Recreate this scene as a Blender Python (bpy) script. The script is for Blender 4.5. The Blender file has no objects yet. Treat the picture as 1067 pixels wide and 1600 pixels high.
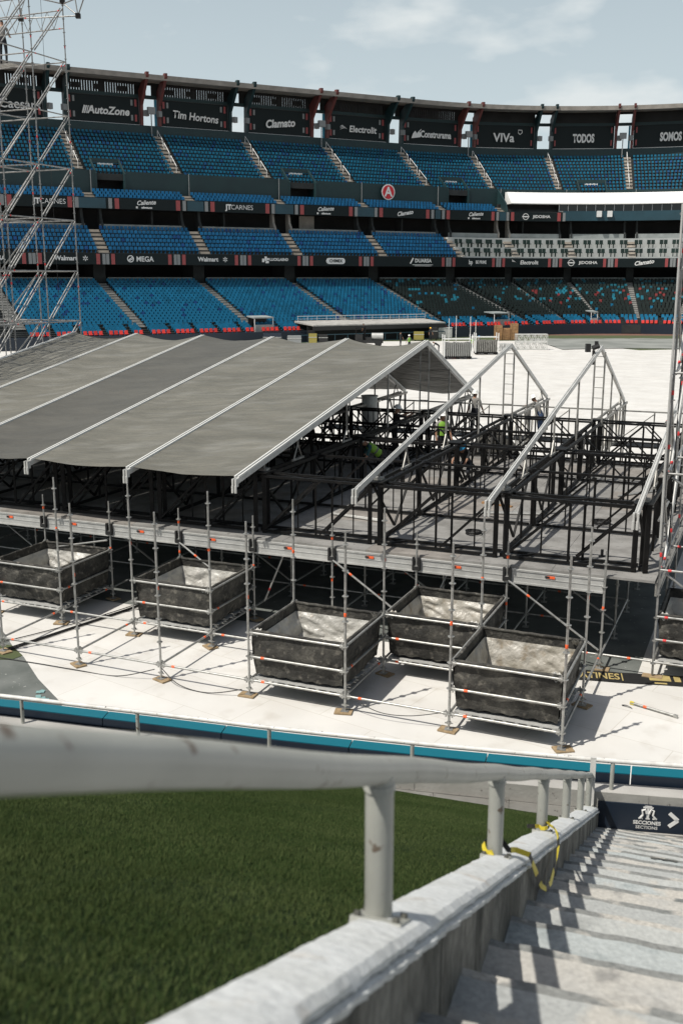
import bpy, bmesh, math, random
import numpy as np
from mathutils import Vector, Matrix, noise as mnoise
random.seed(7)
rng = np.random.default_rng(11)
R = math.radians

# ------------------------------------------------------------------ camera
scene = bpy.context.scene
EYE = 8.12
cam_data = bpy.data.cameras.new('camera')
cam_data.sensor_fit = 'VERTICAL'; cam_data.sensor_height = 36.0; cam_data.sensor_width = 24.0
cam_data.lens = 35.54
cam_data.clip_start = 0.05; cam_data.clip_end = 5000
cam_data.dof.use_dof = True; cam_data.dof.focus_distance = 30.0; cam_data.dof.aperture_fstop = 4.5
cam = bpy.data.objects.new('camera', cam_data)
cam.location = (0, 0, EYE); cam.rotation_euler = (R(90 - 12.98), 0, 0)
scene.collection.objects.link(cam); scene.camera = cam

# ------------------------------------------------------------------ sky and sun
SUN_EL = 59.5
SUN_DIR = Vector((-0.83 * math.cos(R(SUN_EL)), -0.5577 * math.cos(R(SUN_EL)), math.sin(R(SUN_EL))))
world = bpy.data.worlds.new('World'); scene.world = world; world.use_nodes = True
wt = world.node_tree; wt.nodes.clear()
wo = wt.nodes.new('ShaderNodeOutputWorld'); bg = wt.nodes.new('ShaderNodeBackground')
sky = wt.nodes.new('ShaderNodeTexSky'); sky.sky_type = 'NISHITA'; sky.sun_disc = False
sky.sun_elevation = R(SUN_EL); sky.sun_rotation = math.atan2(SUN_DIR.x, SUN_DIR.y)
sky.air_density = 1.0; sky.dust_density = 3.0; sky.ozone_density = 1.0
tc = wt.nodes.new('ShaderNodeTexCoord')
mp = wt.nodes.new('ShaderNodeMapping'); mp.inputs['Scale'].default_value = (1.0, 1.0, 2.4); mp.inputs['Location'].default_value = (0.35, 0.1, 0.2)
nz = wt.nodes.new('ShaderNodeTexNoise'); nz.inputs['Scale'].default_value = 6.5; nz.inputs['Detail'].default_value = 5; nz.inputs['Roughness'].default_value = 0.48
cr = wt.nodes.new('ShaderNodeValToRGB'); cr.color_ramp.elements[0].position = 0.535; cr.color_ramp.elements[1].position = 0.66
cr.color_ramp.elements[0].color = (0, 0, 0, 1); cr.color_ramp.elements[1].color = (0.8, 0.8, 0.8, 1)
mixc = wt.nodes.new('ShaderNodeMix'); mixc.data_type = 'RGBA'
mixc.inputs['B'].default_value = (9.5, 11.0, 11.5, 1)          # thin bright cloud veil
wt.links.new(tc.outputs['Generated'], mp.inputs['Vector']); wt.links.new(mp.outputs['Vector'], nz.inputs['Vector'])
# the veil of haze thickens evenly towards the horizon
sx = wt.nodes.new('ShaderNodeSeparateXYZ'); hz = wt.nodes.new('ShaderNodeMapRange'); hz.inputs['From Min'].default_value = 0.0; hz.inputs['From Max'].default_value = 0.70
hz.inputs['To Min'].default_value = 1.0; hz.inputs['To Max'].default_value = 0.0
wt.links.new(tc.outputs['Generated'], sx.inputs['Vector']); wt.links.new(sx.outputs['Z'], hz.inputs['Value'])
cl2 = wt.nodes.new('ShaderNodeMix'); cl2.data_type = 'RGBA'; cl2.inputs['B'].default_value = (11.3, 11.9, 11.9, 1)      # small white clouds
wt.links.new(nz.outputs['Fac'], cr.inputs['Fac']); wt.links.new(hz.outputs['Result'], mixc.inputs['Factor']); wt.links.new(cr.outputs['Color'], cl2.inputs['Factor'])
wt.links.new(sky.outputs['Color'], mixc.inputs['A']); wt.links.new(mixc.outputs['Result'], cl2.inputs['A']); wt.links.new(cl2.outputs['Result'], bg.inputs['Color'])
bg.inputs['Strength'].default_value = 0.07
wt.links.new(bg.outputs['Background'], wo.inputs['Surface'])

sd = bpy.data.lights.new('sun', 'SUN'); sd.energy = 4.9; sd.angle = R(0.6); sd.color = (1.0, 0.955, 0.88)
sun = bpy.data.objects.new('sun', sd); sun.rotation_euler = SUN_DIR.to_track_quat('Z', 'Y').to_euler(); sun.location = (-40, -30, 90)
scene.collection.objects.link(sun)
vs = scene.view_settings
vs.view_transform = 'Standard'; vs.look = 'None'; vs.exposure = 0.0; vs.gamma = 1.0; vs.use_curve_mapping = False
scene.render.engine = 'CYCLES'
scene.cycles.max_bounces = 6; scene.cycles.diffuse_bounces = 1; scene.cycles.glossy_bounces = 2; scene.cycles.transmission_bounces = 2

# ------------------------------------------------------------------ helpers
COL = scene.collection
WORLD_M = {}
I4 = Matrix.Identity(4)

def link(o, parent=None, M=None):
    M = M if M is not None else I4
    COL.objects.link(o)
    o.matrix_basis = M
    if parent is not None:
        o.parent = parent
        o.matrix_parent_inverse = WORLD_M[parent.name].inverted()
    WORLD_M[o.name] = M.copy()
    return o

def tag(o, label=None, cat=None, group=None, kind=None):
    if label: o['label'] = label
    if cat: o['category'] = cat
    if group: o['group'] = group
    if kind: o['kind'] = kind
    return o

def thing(name, loc, label, cat, group=None):
    o = bpy.data.objects.new(name, None); o.empty_display_size = 0.3
    link(o, None, Matrix.Translation(Vector(loc)))
    return tag(o, label, cat, group)

class MB:
    """collects simple solids; build() links them as one mesh object"""
    def __init__(self): self.v = []; self.f = []; self.m = []
    def add(self, vs, fs, mi=0):
        b = len(self.v); self.v.extend([tuple(x) for x in vs])
        self.f.extend([tuple(i + b for i in f) for f in fs]); self.m.extend([mi] * len(fs)); return self
    def box(self, lo, hi, mi=0, M=None):
        x0, y0, z0 = lo; x1, y1, z1 = hi
        vs = [Vector(p) for p in ((x0,y0,z0),(x1,y0,z0),(x1,y1,z0),(x0,y1,z0),(x0,y0,z1),(x1,y0,z1),(x1,y1,z1),(x0,y1,z1))]
        if M is not None: vs = [M @ p for p in vs]
        return self.add(vs, [(0,3,2,1),(4,5,6,7),(0,1,5,4),(1,2,6,5),(2,3,7,6),(3,0,4,7)], mi)
    def bar(self, a, b, w, h=None, mi=0, up=(0,0,1)):
        return self.box((-.5,-.5,0), (.5,.5,1), mi, barM(a, b, w, h or w, up))
    def tube(self, a, b, r, n=8, mi=0, r2=None, cap=True):
        M = barM(a, b, 1, 1); L = 1.0; r2 = r if r2 is None else r2
        vs = []
        for k, rr in ((0, r), (1, r2)):
            for i in range(n):
                t = 2*math.pi*i/n; vs.append(M @ Vector((rr*math.cos(t), rr*math.sin(t), k)))
        fs = [(i, (i+1)%n, n+(i+1)%n, n+i) for i in range(n)]
        if cap: fs += [tuple(range(n-1,-1,-1)), tuple(range(n, 2*n))]
        return self.add(vs, fs, mi)
    def path(self, pts, r, n=6, mi=0):
        """tube swept through points"""
        pts = [Vector(p) for p in pts]; vs = []; rows = len(pts)
        for k, p in enumerate(pts):
            d = (pts[min(k+1, rows-1)] - pts[max(k-1, 0)]).normalized()
            a = d.cross(Vector((0,0,1))); a = a.normalized() if a.length > 1e-4 else Vector((1,0,0)); b = a.cross(d)
            rr = r[k] if isinstance(r, (list, tuple)) else r
            for i in range(n):
                t = 2*math.pi*i/n; vs.append(p + a*rr*math.cos(t) + b*rr*math.sin(t))
        fs = [(k*n+i, k*n+(i+1)%n, (k+1)*n+(i+1)%n, (k+1)*n+i) for k in range(rows-1) for i in range(n)]
        fs += [tuple(range(n-1,-1,-1)), tuple(range((rows-1)*n, rows*n))]
        return self.add(vs, fs, mi)
    def grid(self, fn, nu, nv, mi=0):
        vs = [fn(i/nu, j/nv) for j in range(nv+1) for i in range(nu+1)]
        fs = [(j*(nu+1)+i, j*(nu+1)+i+1, (j+1)*(nu+1)+i+1, (j+1)*(nu+1)+i) for j in range(nv) for i in range(nu)]
        return self.add(vs, fs, mi)
    def prism(self, poly, z0, z1, mi=0, M=None):
        n = len(poly)
        vs = [Vector((x,y,z0)) for x,y in poly] + [Vector((x,y,z1)) for x,y in poly]
        if M is not None: vs = [M @ p for p in vs]
        fs = [tuple(range(n-1,-1,-1)), tuple(range(n,2*n))] + [(i,(i+1)%n,n+(i+1)%n,n+i) for i in range(n)]
        return self.add(vs, fs, mi)
    def mesh(self, name, mats, smooth=False):
        me = bpy.data.meshes.new(name); me.from_pydata(self.v, [], self.f)
        for m in (mats if isinstance(mats, (list, tuple)) else [mats]): me.materials.append(m)
        me.polygons.foreach_set('material_index', self.m)
        if smooth: me.polygons.foreach_set('use_smooth', [True]*len(self.f))
        me.update(); return me
    def build(self, name, mats, parent=None, smooth=False):
        """vertices are in world coordinates; the origin is moved to the base of the mesh"""
        a = np.array(self.v); o = Vector(((a[:,0].min()+a[:,0].max())/2, (a[:,1].min()+a[:,1].max())/2, a[:,2].min()))
        self.v = [(x-o.x, y-o.y, z-o.z) for x,y,z in self.v]
        return link(bpy.data.objects.new(name, self.mesh(name, mats, smooth)), parent, Matrix.Translation(o))

def barM(a, b, w, h, up=(0,0,1)):
    a = Vector(a); b = Vector(b); z = b - a; L = z.length; z = z / L
    u = Vector(up); x = u.cross(z)
    if x.length < 1e-4: x = Vector((1,0,0)).cross(z) if abs(z.x) < .9 else Vector((0,1,0)).cross(z)
    x.normalize(); y = z.cross(x)
    M = Matrix(((x.x*w, y.x*h, z.x*L, a.x), (x.y*w, y.y*h, z.y*L, a.y), (x.z*w, y.z*h, z.z*L, a.z), (0,0,0,1)))
    return M

_unit = {}
def unit_mesh(kind, mat, n=10):
    key = (kind, mat.name, n)
    if key not in _unit:
        mb = MB()
        if kind == 'bar': mb.box((-.5,-.5,0), (.5,.5,1))
        elif kind == 'tube':
            mb.tube((0,0,0), (0,0,1), 1.0, n)
        me = mb.mesh(kind, mat)
        if kind == 'tube':
            for p in me.polygons: p.use_smooth = len(p.vertices) == 4
        _unit[key] = me
    return _unit[key]

def bar(name, a, b, w, h, mat, parent, up=(0,0,1)):
    return link(bpy.data.objects.new(name, unit_mesh('bar', mat)), parent, barM(a, b, w, h, up))
def tube(name, a, b, r, mat, parent, n=10):
    return link(bpy.data.objects.new(name, unit_mesh('tube', mat, n)), parent, barM(a, b, r, r))
def place(name, me, M, parent=None):
    return link(bpy.data.objects.new(name, me), parent, M)

# ------------------------------------------------------------------ materials
def nodes_of(m):
    m.use_nodes = True; nt = m.node_tree; b = nt.nodes['Principled BSDF']; return nt, b
def srgb(r, g, b):
    f = lambda c: (c/12.92 if c <= .04045 else ((c+.055)/1.055)**2.4)
    return tuple(f(x/255.) for x in (r, g, b))
def mat(name, col, rough=.6, metal=0., col2=None, scale=3., detail=4., lo=.35, hi=.65, bump=0., bscale=None, bdist=.02, spec=.5,
        stretch=(1,1,1), rot=0., col3=None, scale3=12., lo3=.6, hi3=.7, fine=None):
    m = bpy.data.materials.new(name); nt, b = nodes_of(m)
    b.inputs['Roughness'].default_value = rough; b.inputs['Metallic'].default_value = metal
    b.inputs['Specular IOR Level'].default_value = spec
    b.inputs['Base Color'].default_value = (*col, 1)
    if col2 is None and not bump and col3 is None and fine is None: return m
    geo = nt.nodes.new('ShaderNodeNewGeometry'); mpn = nt.nodes.new('ShaderNodeMapping'); mpn.inputs['Scale'].default_value = stretch; mpn.inputs['Rotation'].default_value = (0,0,rot)
    nt.links.new(geo.outputs['Position'], mpn.inputs['Vector'])
    def noise(s, d):
        n = nt.nodes.new('ShaderNodeTexNoise'); n.inputs['Scale'].default_value = s; n.inputs['Detail'].default_value = d
        nt.links.new(mpn.outputs['Vector'], n.inputs['Vector']); return n
    def ramp(src, lo, hi):
        r = nt.nodes.new('ShaderNodeMapRange'); r.inputs['From Min'].default_value = lo; r.inputs['From Max'].default_value = hi
        nt.links.new(src, r.inputs['Value']); return r.outputs['Result']
    out = None
    if col2 is not None:
        n1 = noise(scale, detail); mx = nt.nodes.new('ShaderNodeMix'); mx.data_type = 'RGBA'
        mx.inputs['A'].default_value = (*col, 1); mx.inputs['B'].default_value = (*col2, 1)
        nt.links.new(ramp(n1.outputs['Fac'], lo, hi), mx.inputs['Factor']); out = mx.outputs['Result']
    if col3 is not None:
        n3 = noise(scale3, 5.); mx3 = nt.nodes.new('ShaderNodeMix'); mx3.data_type = 'RGBA'
        if out is None: mx3.inputs['A'].default_value = (*col, 1)
        else: nt.links.new(out, mx3.inputs['A'])
        mx3.inputs['B'].default_value = (*col3, 1)
        nt.links.new(ramp(n3.outputs['Fac'], lo3, hi3), mx3.inputs['Factor']); out = mx3.outputs['Result']
    if fine is not None:
        nf = noise(fine[0], 6.); mr = nt.nodes.new('ShaderNodeMapRange'); mr.inputs['From Min'].default_value = .3; mr.inputs['From Max'].default_value = .7
        mr.inputs['To Min'].default_value = 1-fine[1]; mr.inputs['To Max'].default_value = 1+fine[1]*.6; nt.links.new(nf.outputs['Fac'], mr.inputs['Value'])
        vm = nt.nodes.new('ShaderNodeVectorMath'); vm.operation = 'SCALE'; nt.links.new(mr.outputs['Result'], vm.inputs['Scale'])
        if out is None: vm.inputs[0].default_value = col
        else: nt.links.new(out, vm.inputs[0])
        out = vm.outputs['Vector']
    if out is not None: nt.links.new(out, b.inputs['Base Color'])
    if bump:
        n2 = noise(bscale or scale*4, 6.); bp = nt.nodes.new('ShaderNodeBump'); bp.inputs['Strength'].default_value = bump; bp.inputs['Distance'].default_value = bdist
        nt.links.new(n2.outputs['Fac'], bp.inputs['Height']); nt.links.new(bp.outputs['Normal'], b.inputs['Normal'])
    return m

M_ = {}
M_['steel'] = mat('galvanised_steel', (.42,.42,.40), .42, .55, (.27,.27,.255), 9., 4., .35, .7, col3=(.10,.095,.085), scale3=40., lo3=.62, hi3=.75)
M_['tower_steel'] = mat('weathered_tower_tube', (.33,.33,.32), .42, .55, (.19,.19,.18), 9., 4., .35, .7)
M_['alu'] = mat('aluminium', (.52,.52,.50), .45, .3, (.43,.43,.41), 5., 4., col3=(.3,.29,.27), scale3=22., lo3=.66, hi3=.85)
M_['alu_rail'] = mat('aluminium_rafter', (.60,.60,.575), .42, .2, (.48,.48,.455), 4., 3.)
M_['alu_dim'] = mat('aluminium_weathered', (.36,.35,.32), .5, .4, (.2,.195,.18), 5., 4.)
M_['black_steel'] = mat('black_painted_steel', (.006,.006,.006), .55, 0., (.014,.013,.012), 6., 5., .45, .75, spec=.18, col3=(.12,.10,.085), scale3=18., lo3=.70, hi3=.84)
M_['orange'] = mat('orange_band', (.82,.12,.03), .5)
M_['red_dot'] = mat('red_band', (.6,.04,.04), .5)
M_['wood_pad'] = mat('plywood_pad', (.34,.25,.15), .8, 0., (.24,.17,.09), 12., 4.)
M_['geotextile'] = mat('black_geotextile', (.022,.021,.018), .8, 0., (.075,.071,.06), 2.6, 7., .42, .70, bump=.7, bscale=11., bdist=.05, col3=(.20,.185,.155), scale3=7., lo3=.56, hi3=.82, fine=(30.,.3))
M_['liner'] = mat('grey_plastic_liner', (.47,.46,.425), .32, 0., (.33,.32,.29), 2.6, 5., .35, .7, bump=.8, bscale=5., bdist=.09, col3=(.33,.27,.2), scale3=5., lo3=.6, hi3=.8)
M_['liner_tan'] = mat('tan_stained_liner', (.43,.41,.365), .36, 0., (.28,.26,.215), 2.4, 6., .38, .68, bump=.8, bscale=5., bdist=.09, col3=(.22,.17,.11), scale3=4., lo3=.55, hi3=.78)
M_['deck'] = mat('stage_deck_plywood', (.245,.24,.228), .8, 0., (.165,.16,.15), 2.2, 6., .35, .65, bump=.15, bscale=30., bdist=.01, col3=(.09,.085,.08), scale3=11., lo3=.62, hi3=.76)
M_['deck2'] = mat('stage_deck_plywood_brown', (.25,.232,.21), .8, 0., (.165,.152,.138), 2.2, 6., .35, .65, col3=(.10,.09,.08), scale3=11., lo3=.62, hi3=.76)
M_['membrane'] = mat('grey_tent_membrane', (.140,.134,.110), .55, 0., (.106,.102,.083), 1.1, 7., .35, .65, bump=.6, bscale=2.6, bdist=.14, stretch=(.55,1.7,1), rot=.402, col3=(.18,.176,.155), scale3=1.4, lo3=.50, hi3=.78)
M_['membrane_dark'] = mat('darker_tent_membrane', (.088,.085,.072), .55, 0., (.068,.066,.056), 1.0, 6., .35, .65, bump=.5, bscale=2.6, bdist=.1, stretch=(.5,1.8,1), rot=.402)
M_['white'] = mat('white_paint', (.78,.78,.76), .5)
M_['dirty_white'] = mat('dirty_white_paint', (.62,.62,.59), .5, 0., (.47,.46,.43), 8., 4., .45, .7, col3=(.12,.11,.10), scale3=35., lo3=.64, hi3=.72)
M_['concrete'] = mat('grey_concrete', (.40,.39,.365), .85, 0., (.27,.262,.245), 1.4, 6., .35, .65, bump=.2, bscale=30.)
M_['concrete_beige'] = mat('beige_concrete', (.33,.305,.27), .85, 0., (.23,.215,.19), .7, 6., .35, .65)
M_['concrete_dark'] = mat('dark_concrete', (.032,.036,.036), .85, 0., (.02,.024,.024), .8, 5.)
M_['concrete_pale'] = mat('pale_grey_wall', (.27,.295,.29), .8, 0., (.20,.22,.215), .9, 4.)  # the wall's own pale grey
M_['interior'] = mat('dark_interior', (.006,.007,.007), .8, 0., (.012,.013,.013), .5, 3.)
M_['teal_wall'] = mat('dark_teal_paint', (.007,.031,.034), .6, 0., (.005,.024,.028), .4, 4.)
M_['teal_parapet'] = mat('blue_teal_paint', (.014,.056,.078), .5, 0., (.011,.045,.062), .4, 4.)
M_['board'] = mat('dark_billboard', (.005,.011,.012), .6, spec=.25)
M_['lettering'] = mat('white_lettering', (.70,.70,.68), .5)
M_['grey_print'] = mat('grey_print', (.22,.23,.23), .5)
M_['red_print'] = mat('red_print', (.30,.055,.055), .5)
M_['red_brown'] = mat('red_brown_paint', (.15,.042,.036), .6, 0., (.11,.03,.027), 2., 4.)
M_['bright_red'] = mat('bright_red', (.55,.02,.03), .5)
M_['blue_light'] = mat('cyan_strip', (.02,.22,.34), .5)
M_['navy'] = mat('navy_paint', (.006,.014,.028), .5)
M_['pad_teal'] = mat('teal_vinyl', (.0,.105,.145), .45)
M_['chevron'] = M_['lettering']
M_['black'] = mat('matt_black', (.012,.012,.012), .6)
M_['cable'] = mat('black_rubber', (.008,.008,.008), .5)
M_['yellow'] = mat('yellow_plastic', (.62,.50,.04), .5)
M_['wood'] = mat('crate_wood', (.33,.19,.085), .8, 0., (.22,.12,.055), 3., 4.)
M_['window'] = mat('tinted_glass', (.02,.022,.02), .15)

# ================================================================== SETTING: ground, cover, tracks
def sheet(name, poly, z, m, label=None, kind='structure'):
    mb = MB(); mb.add([(x, y, z) for x, y in poly], [tuple(range(len(poly)))])
    o = mb.build(name, m); o['kind'] = kind
    if label: o['label'] = label
    return o
M_['clay'] = mat('clay_track', (.17,.085,.055), .9, 0., (.12,.06,.04), .6, 5.)
M_['field_grass'] = mat('field_grass', (.05,.075,.025), .9, 0., (.075,.085,.035), .5, 5.)
M_['cover'] = mat('white_field_cover', (.64,.63,.60), .6, 0., (.59,.575,.54), .5, 6., .35, .7, bump=.05, bscale=14., bdist=.01, col3=(.49,.465,.42), scale3=1.7, lo3=.55, hi3=.85, fine=(.6,.09))
M_['tarp'] = mat('grey_tarpaulin', (.26,.27,.25), .7, 0., (.17,.18,.165), .25, 6., .35, .65, bump=.3, bscale=1.2, bdist=.2)
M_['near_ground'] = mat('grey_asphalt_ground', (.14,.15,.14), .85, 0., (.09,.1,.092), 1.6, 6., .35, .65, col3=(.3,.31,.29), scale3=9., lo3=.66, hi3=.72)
SE_ = Vector((math.cos(-.402), math.sin(-.402))); SN_ = Vector((math.sin(.402), math.cos(-.402))); SO_ = Vector((-7.55, 21.33))
nt = M_['cover'].node_tree; bs = nt.nodes['Principled BSDF']; src = bs.inputs['Base Color'].links[0].from_socket
gm = nt.nodes.new('ShaderNodeNewGeometry'); mpp = nt.nodes.new('ShaderNodeMapping'); mpp.inputs['Rotation'].default_value = (0, 0, .62)
bt = nt.nodes.new('ShaderNodeTexBrick'); bt.inputs['Scale'].default_value = 1.0; bt.inputs['Brick Width'].default_value = 2.4; bt.inputs['Row Height'].default_value = 1.2; bt.inputs['Mortar Size'].default_value = .010; bt.inputs['Mortar Smooth'].default_value = .4
bt.inputs['Color1'].default_value = (1,1,1,1); bt.inputs['Color2'].default_value = (.95,.945,.94,1); bt.inputs['Mortar'].default_value = (.80,.78,.74,1)
mm = nt.nodes.new('ShaderNodeMix'); mm.data_type = 'RGBA'; mm.blend_type = 'MULTIPLY'; mm.inputs['Factor'].default_value = 1.0
nt.links.new(gm.outputs['Position'], mpp.inputs['Vector']); nt.links.new(mpp.outputs['Vector'], bt.inputs['Vector']); nt.links.new(src, mm.inputs['A']); nt.links.new(bt.outputs['Color'], mm.inputs['B']); nt.links.new(mm.outputs['Result'], bs.inputs['Base Color'])
sheet('ground', [(-1500,-1500),(1500,-1500),(1500,1500),(-1500,1500)], -.03, M_['clay'])
sheet('infield_grass', [(-40,70),(-40,138),(8,150),(24,152),(60,150.5),(90,140),(90,30),(-40,30)], -.016, M_['field_grass'])
sheet('field_cover', [(-5.4,14),(-5.46,18.47),(-6.32,19.77),(-7.0,21.02),(-7.35,21.5),(-9,24.5),(-60,60),(-46,118),(0,135),(6,137),(28,138.5),(31.5,127.5),(34.8,119.4),(41,121.4),(75,128),(75,40),(30,8),(7.5,14)], -.008, M_['cover'])
mb = MB()
def tarp_z(a, b):
    x = 26 + a*60; y = 119 + b*23.5 + (1-b)*(2.2*math.sin(a*9+.6)+2.0*abs(math.sin(a*5)))
    return (x, y, .03 + .10*abs(mnoise.noise(Vector((x*.35, y*.25, 3)))))
mb.grid(tarp_z, 60, 14); o = mb.build('grey_tarpaulin', M_['tarp'], smooth=True)
tag(o, 'wide grey tarpaulin spread on the field before the far wall', 'tarpaulin')
sheet('stage_shade_sheet', [(SO_ + SE_*s + SN_*t)[:] for s, t in ((-16,3.95),(13.2,3.95),(13.2,19.5),(-16,19.5))], -.004, M_['near_ground'])  # grey sheet over the white floor, painting in the shade below the deck
sheet('near_ground', [(-40,12.0),(-5.2,12.0),(-5.4,18.47),(-6.25,19.8),(-7.0,21.05),(-9,24.55),(-40,46)], -.012, M_['near_ground'])
mb = MB(); mb.add([(-8.4,20.9,-.002),(-7.22,20.85,-.002),(-7.05,21.1,-.002),(-7.5,21.75,-.002),(-8.4,21.9,-.002)], [(0,1,2,3,4)]); tag(mb.build('grass_patch', M_['field_grass']), kind='structure')
mb = MB()
for k in range(9):
    a = -6.1 + random.random()*.55; b = 18.6 + random.random()*.9
    if a > -5.55 - (b-18.47)*.62: continue
    mb.box((-.08,-.05,0), (.08,.05,.006+.002*k), 0, Matrix.Translation((a, b, 0)) @ Matrix.Rotation(random.random()*3, 4, 'Z'))
M_['turq'] = mat('turquoise_scraps', (.22,.36,.35), .8, 0., (.14,.26,.26), 6., 4.)
if mb.v: tag(mb.build('paint_scraps', M_['turq']), 'scraps of turquoise sheet lying at the edge of the white cover', 'scraps', kind='stuff')

# ================================================================== THE FAR GRANDSTAND
KS = 1.05
GA = R(27.5); GQ = Vector((11.6*KS, 180.9*KS)); GR = 60*KS
G_IN = Vector((math.sin(GA), -math.cos(GA))); G_TAN = Vector((math.cos(GA), math.sin(GA))); GC = GQ + G_IN*GR
A0 = math.atan2(-G_IN.y, -G_IN.x)
def gp(u, d):
    """plan point: u metres along the back of the stand, d metres in towards the field"""
    if u <= 0: return GQ + G_TAN*u + G_IN*d
    a = A0 - u/GR; return GC + Vector((math.cos(a), math.sin(a)))*(GR - d)
def gframe(u):
    if u <= 0: return G_TAN, G_IN
    a = A0 - u/GR; return Vector((math.sin(a), -math.cos(a))), Vector((-math.cos(a), -math.sin(a)))
def g3(u, d, z): p = gp(u, d); return Vector((p.x, p.y, z))
def gM(u, d, z, tilt=0):
    t, n = gframe(u); p = gp(u, d)
    return Matrix(((t.x, -n.x if False else n.x*0 + 0, n.x, p.x), (t.y, 0, n.y, p.y), (0, 1, 0, z), (0,0,0,1)))   # local x along the stand, y up, z to the field
def gS(u, d, z):
    t, n = gframe(u); p = gp(u, d)
    return Matrix(((t.x, n.x, 0, p.x), (t.y, n.y, 0, p.y), (0, 0, 1, z), (0,0,0,1)))                              # local x along, y to the field, z up
BAY = 14*KS
UK = [38.8*KS - BAY*i for i in range(-2, 9)][::-1]            # pillar lines, left to right
U0, U1 = UK[0] - 6, UK[-1] - .5
def usteps(u0, u1, st=2.4):
    n = max(1, int(math.ceil((u1-u0)/st))); return [u0 + (u1-u0)*i/n for i in range(n+1)]
def sweep(mb, prof, u0, u1, mi=0, st=2.4, closed=True, caps=True):
    """prof: closed list of (d, z)"""
    us = usteps(u0, u1, st) if u1 > 0 else [u0, u1]
    if u0 < 0 < u1: us = [u0, 0.] + usteps(0., u1, st)[1:]
    n = len(prof); vs = []
    for u in us:
        for d, z in prof: vs.append(g3(u, d, z))
    m = n if closed else n-1
    fs = [(k*n+i, k*n+(i+1)%n, (k+1)*n+(i+1)%n, (k+1)*n+i) for k in range(len(us)-1) for i in range(m)]
    if closed and caps: fs += [tuple(range(n)), tuple(range((len(us)-1)*n, len(us)*n))[::-1]]
    return mb.add(vs, fs, mi)
def rect(d0, d1, z0, z1): return [(d0,z0),(d1,z0),(d1,z1),(d0,z1)]

p0 = g3(0, 20, 0)
GS = thing('grandstand', p0, 'three tiered stadium grandstand of blue and black seats curving behind the field', 'grandstand')

# ---- tier definition: rows from front to back
LOW = dict(d0=36.5, d1=18.0, z0=2.25, z1=7.65, n=18)
MID = dict(d0=21.0, d1=15.5, z0=11.65, z1=15.2, n=6)
UPP = dict(d0=11.0, d1=1.0, z0=23.0, z1=30.1, n=11)
STR = dict(d0=15.6, d1=12.6, z0=19.0, z1=20.3, n=3)
BOX = dict(d0=40.1, d1=36.9, z0=1.15, z1=2.15, n=5)
def row(T, i):
    run = (T['d0']-T['d1'])/T['n']; rise = (T['z1']-T['z0'])/T['n']
    return T['d0'] - run*i, T['z0'] + rise*i, run, rise            # front edge d, tread z
def terrace(T, slab, u0, u1, m, name, parent, back=None):
    prof = []
    for i in range(T['n']):
        d, z, run, rise = row(T, i); prof += [(d, z), (d-run, z)] if i == 0 else [(d, z), (d-run, z)]
    dl, zl = prof[-1]; prof.append((dl, zl - slab)); prof.append((T['d0'], T['z0'] - slab))
    mb = MB(); sweep(mb, prof, u0, u1); return mb.build(name, m, parent)
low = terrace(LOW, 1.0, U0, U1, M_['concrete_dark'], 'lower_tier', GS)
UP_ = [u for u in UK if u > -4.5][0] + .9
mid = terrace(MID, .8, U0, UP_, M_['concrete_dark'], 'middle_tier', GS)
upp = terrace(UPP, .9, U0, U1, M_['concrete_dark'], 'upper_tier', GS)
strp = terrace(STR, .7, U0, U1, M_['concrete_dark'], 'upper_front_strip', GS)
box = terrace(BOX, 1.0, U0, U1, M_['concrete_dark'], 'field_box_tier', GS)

def part(name, m, fn, parent=GS, smooth=False):
    mb = MB(); fn(mb); return mb.build(name, m, parent, smooth)
part('field_wall', M_['navy'], lambda mb: sweep(mb, rect(40.2, 40.6, -.02, 1.45), U0, U1))
part('field_wall_panel', M_['concrete_dark'], lambda mb: sweep(mb, rect(40.61, 40.64, .1, 1.35), 34.0, 42.0))
part('lower_back_wall', M_['concrete_pale'], lambda mb: [sweep(mb, rect(17.4, 17.8, 7.3, 8.36), UK[i]+2.1, UK[i+1]-.1) for i in range(len(UK)-1)])
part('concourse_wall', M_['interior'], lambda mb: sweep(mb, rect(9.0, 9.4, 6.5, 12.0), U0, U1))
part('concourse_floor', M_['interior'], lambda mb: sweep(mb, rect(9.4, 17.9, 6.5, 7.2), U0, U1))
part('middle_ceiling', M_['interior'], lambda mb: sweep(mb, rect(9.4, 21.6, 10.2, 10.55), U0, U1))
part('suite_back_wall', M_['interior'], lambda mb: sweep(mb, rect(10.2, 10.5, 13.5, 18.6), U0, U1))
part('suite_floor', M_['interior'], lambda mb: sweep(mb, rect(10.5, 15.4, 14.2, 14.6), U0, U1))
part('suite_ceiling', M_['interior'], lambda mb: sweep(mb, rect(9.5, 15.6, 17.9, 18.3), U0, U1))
part('middle_back_wall', M_['concrete_pale'], lambda mb: [sweep(mb, rect(14.9, 15.2, 14.4, 15.72), UK[i]+2.0, UK[i+1]-.1) for i in range(len(UK)-1)])
part('upper_front_wall', M_['teal_wall'], lambda mb: [sweep(mb, rect(11.1, 11.5, 19.9, 23.35), a, b) for a, b in
     ((U0, -59.4), (-55.2, -28.9), (-24.3, .9), (6.0, 30.9), (36.6, U1))])
part('upper_back_wall', M_['teal_wall'], lambda mb: sweep(mb, rect(.2, .7, 28.4, 31.42), U0, U1))
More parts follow.
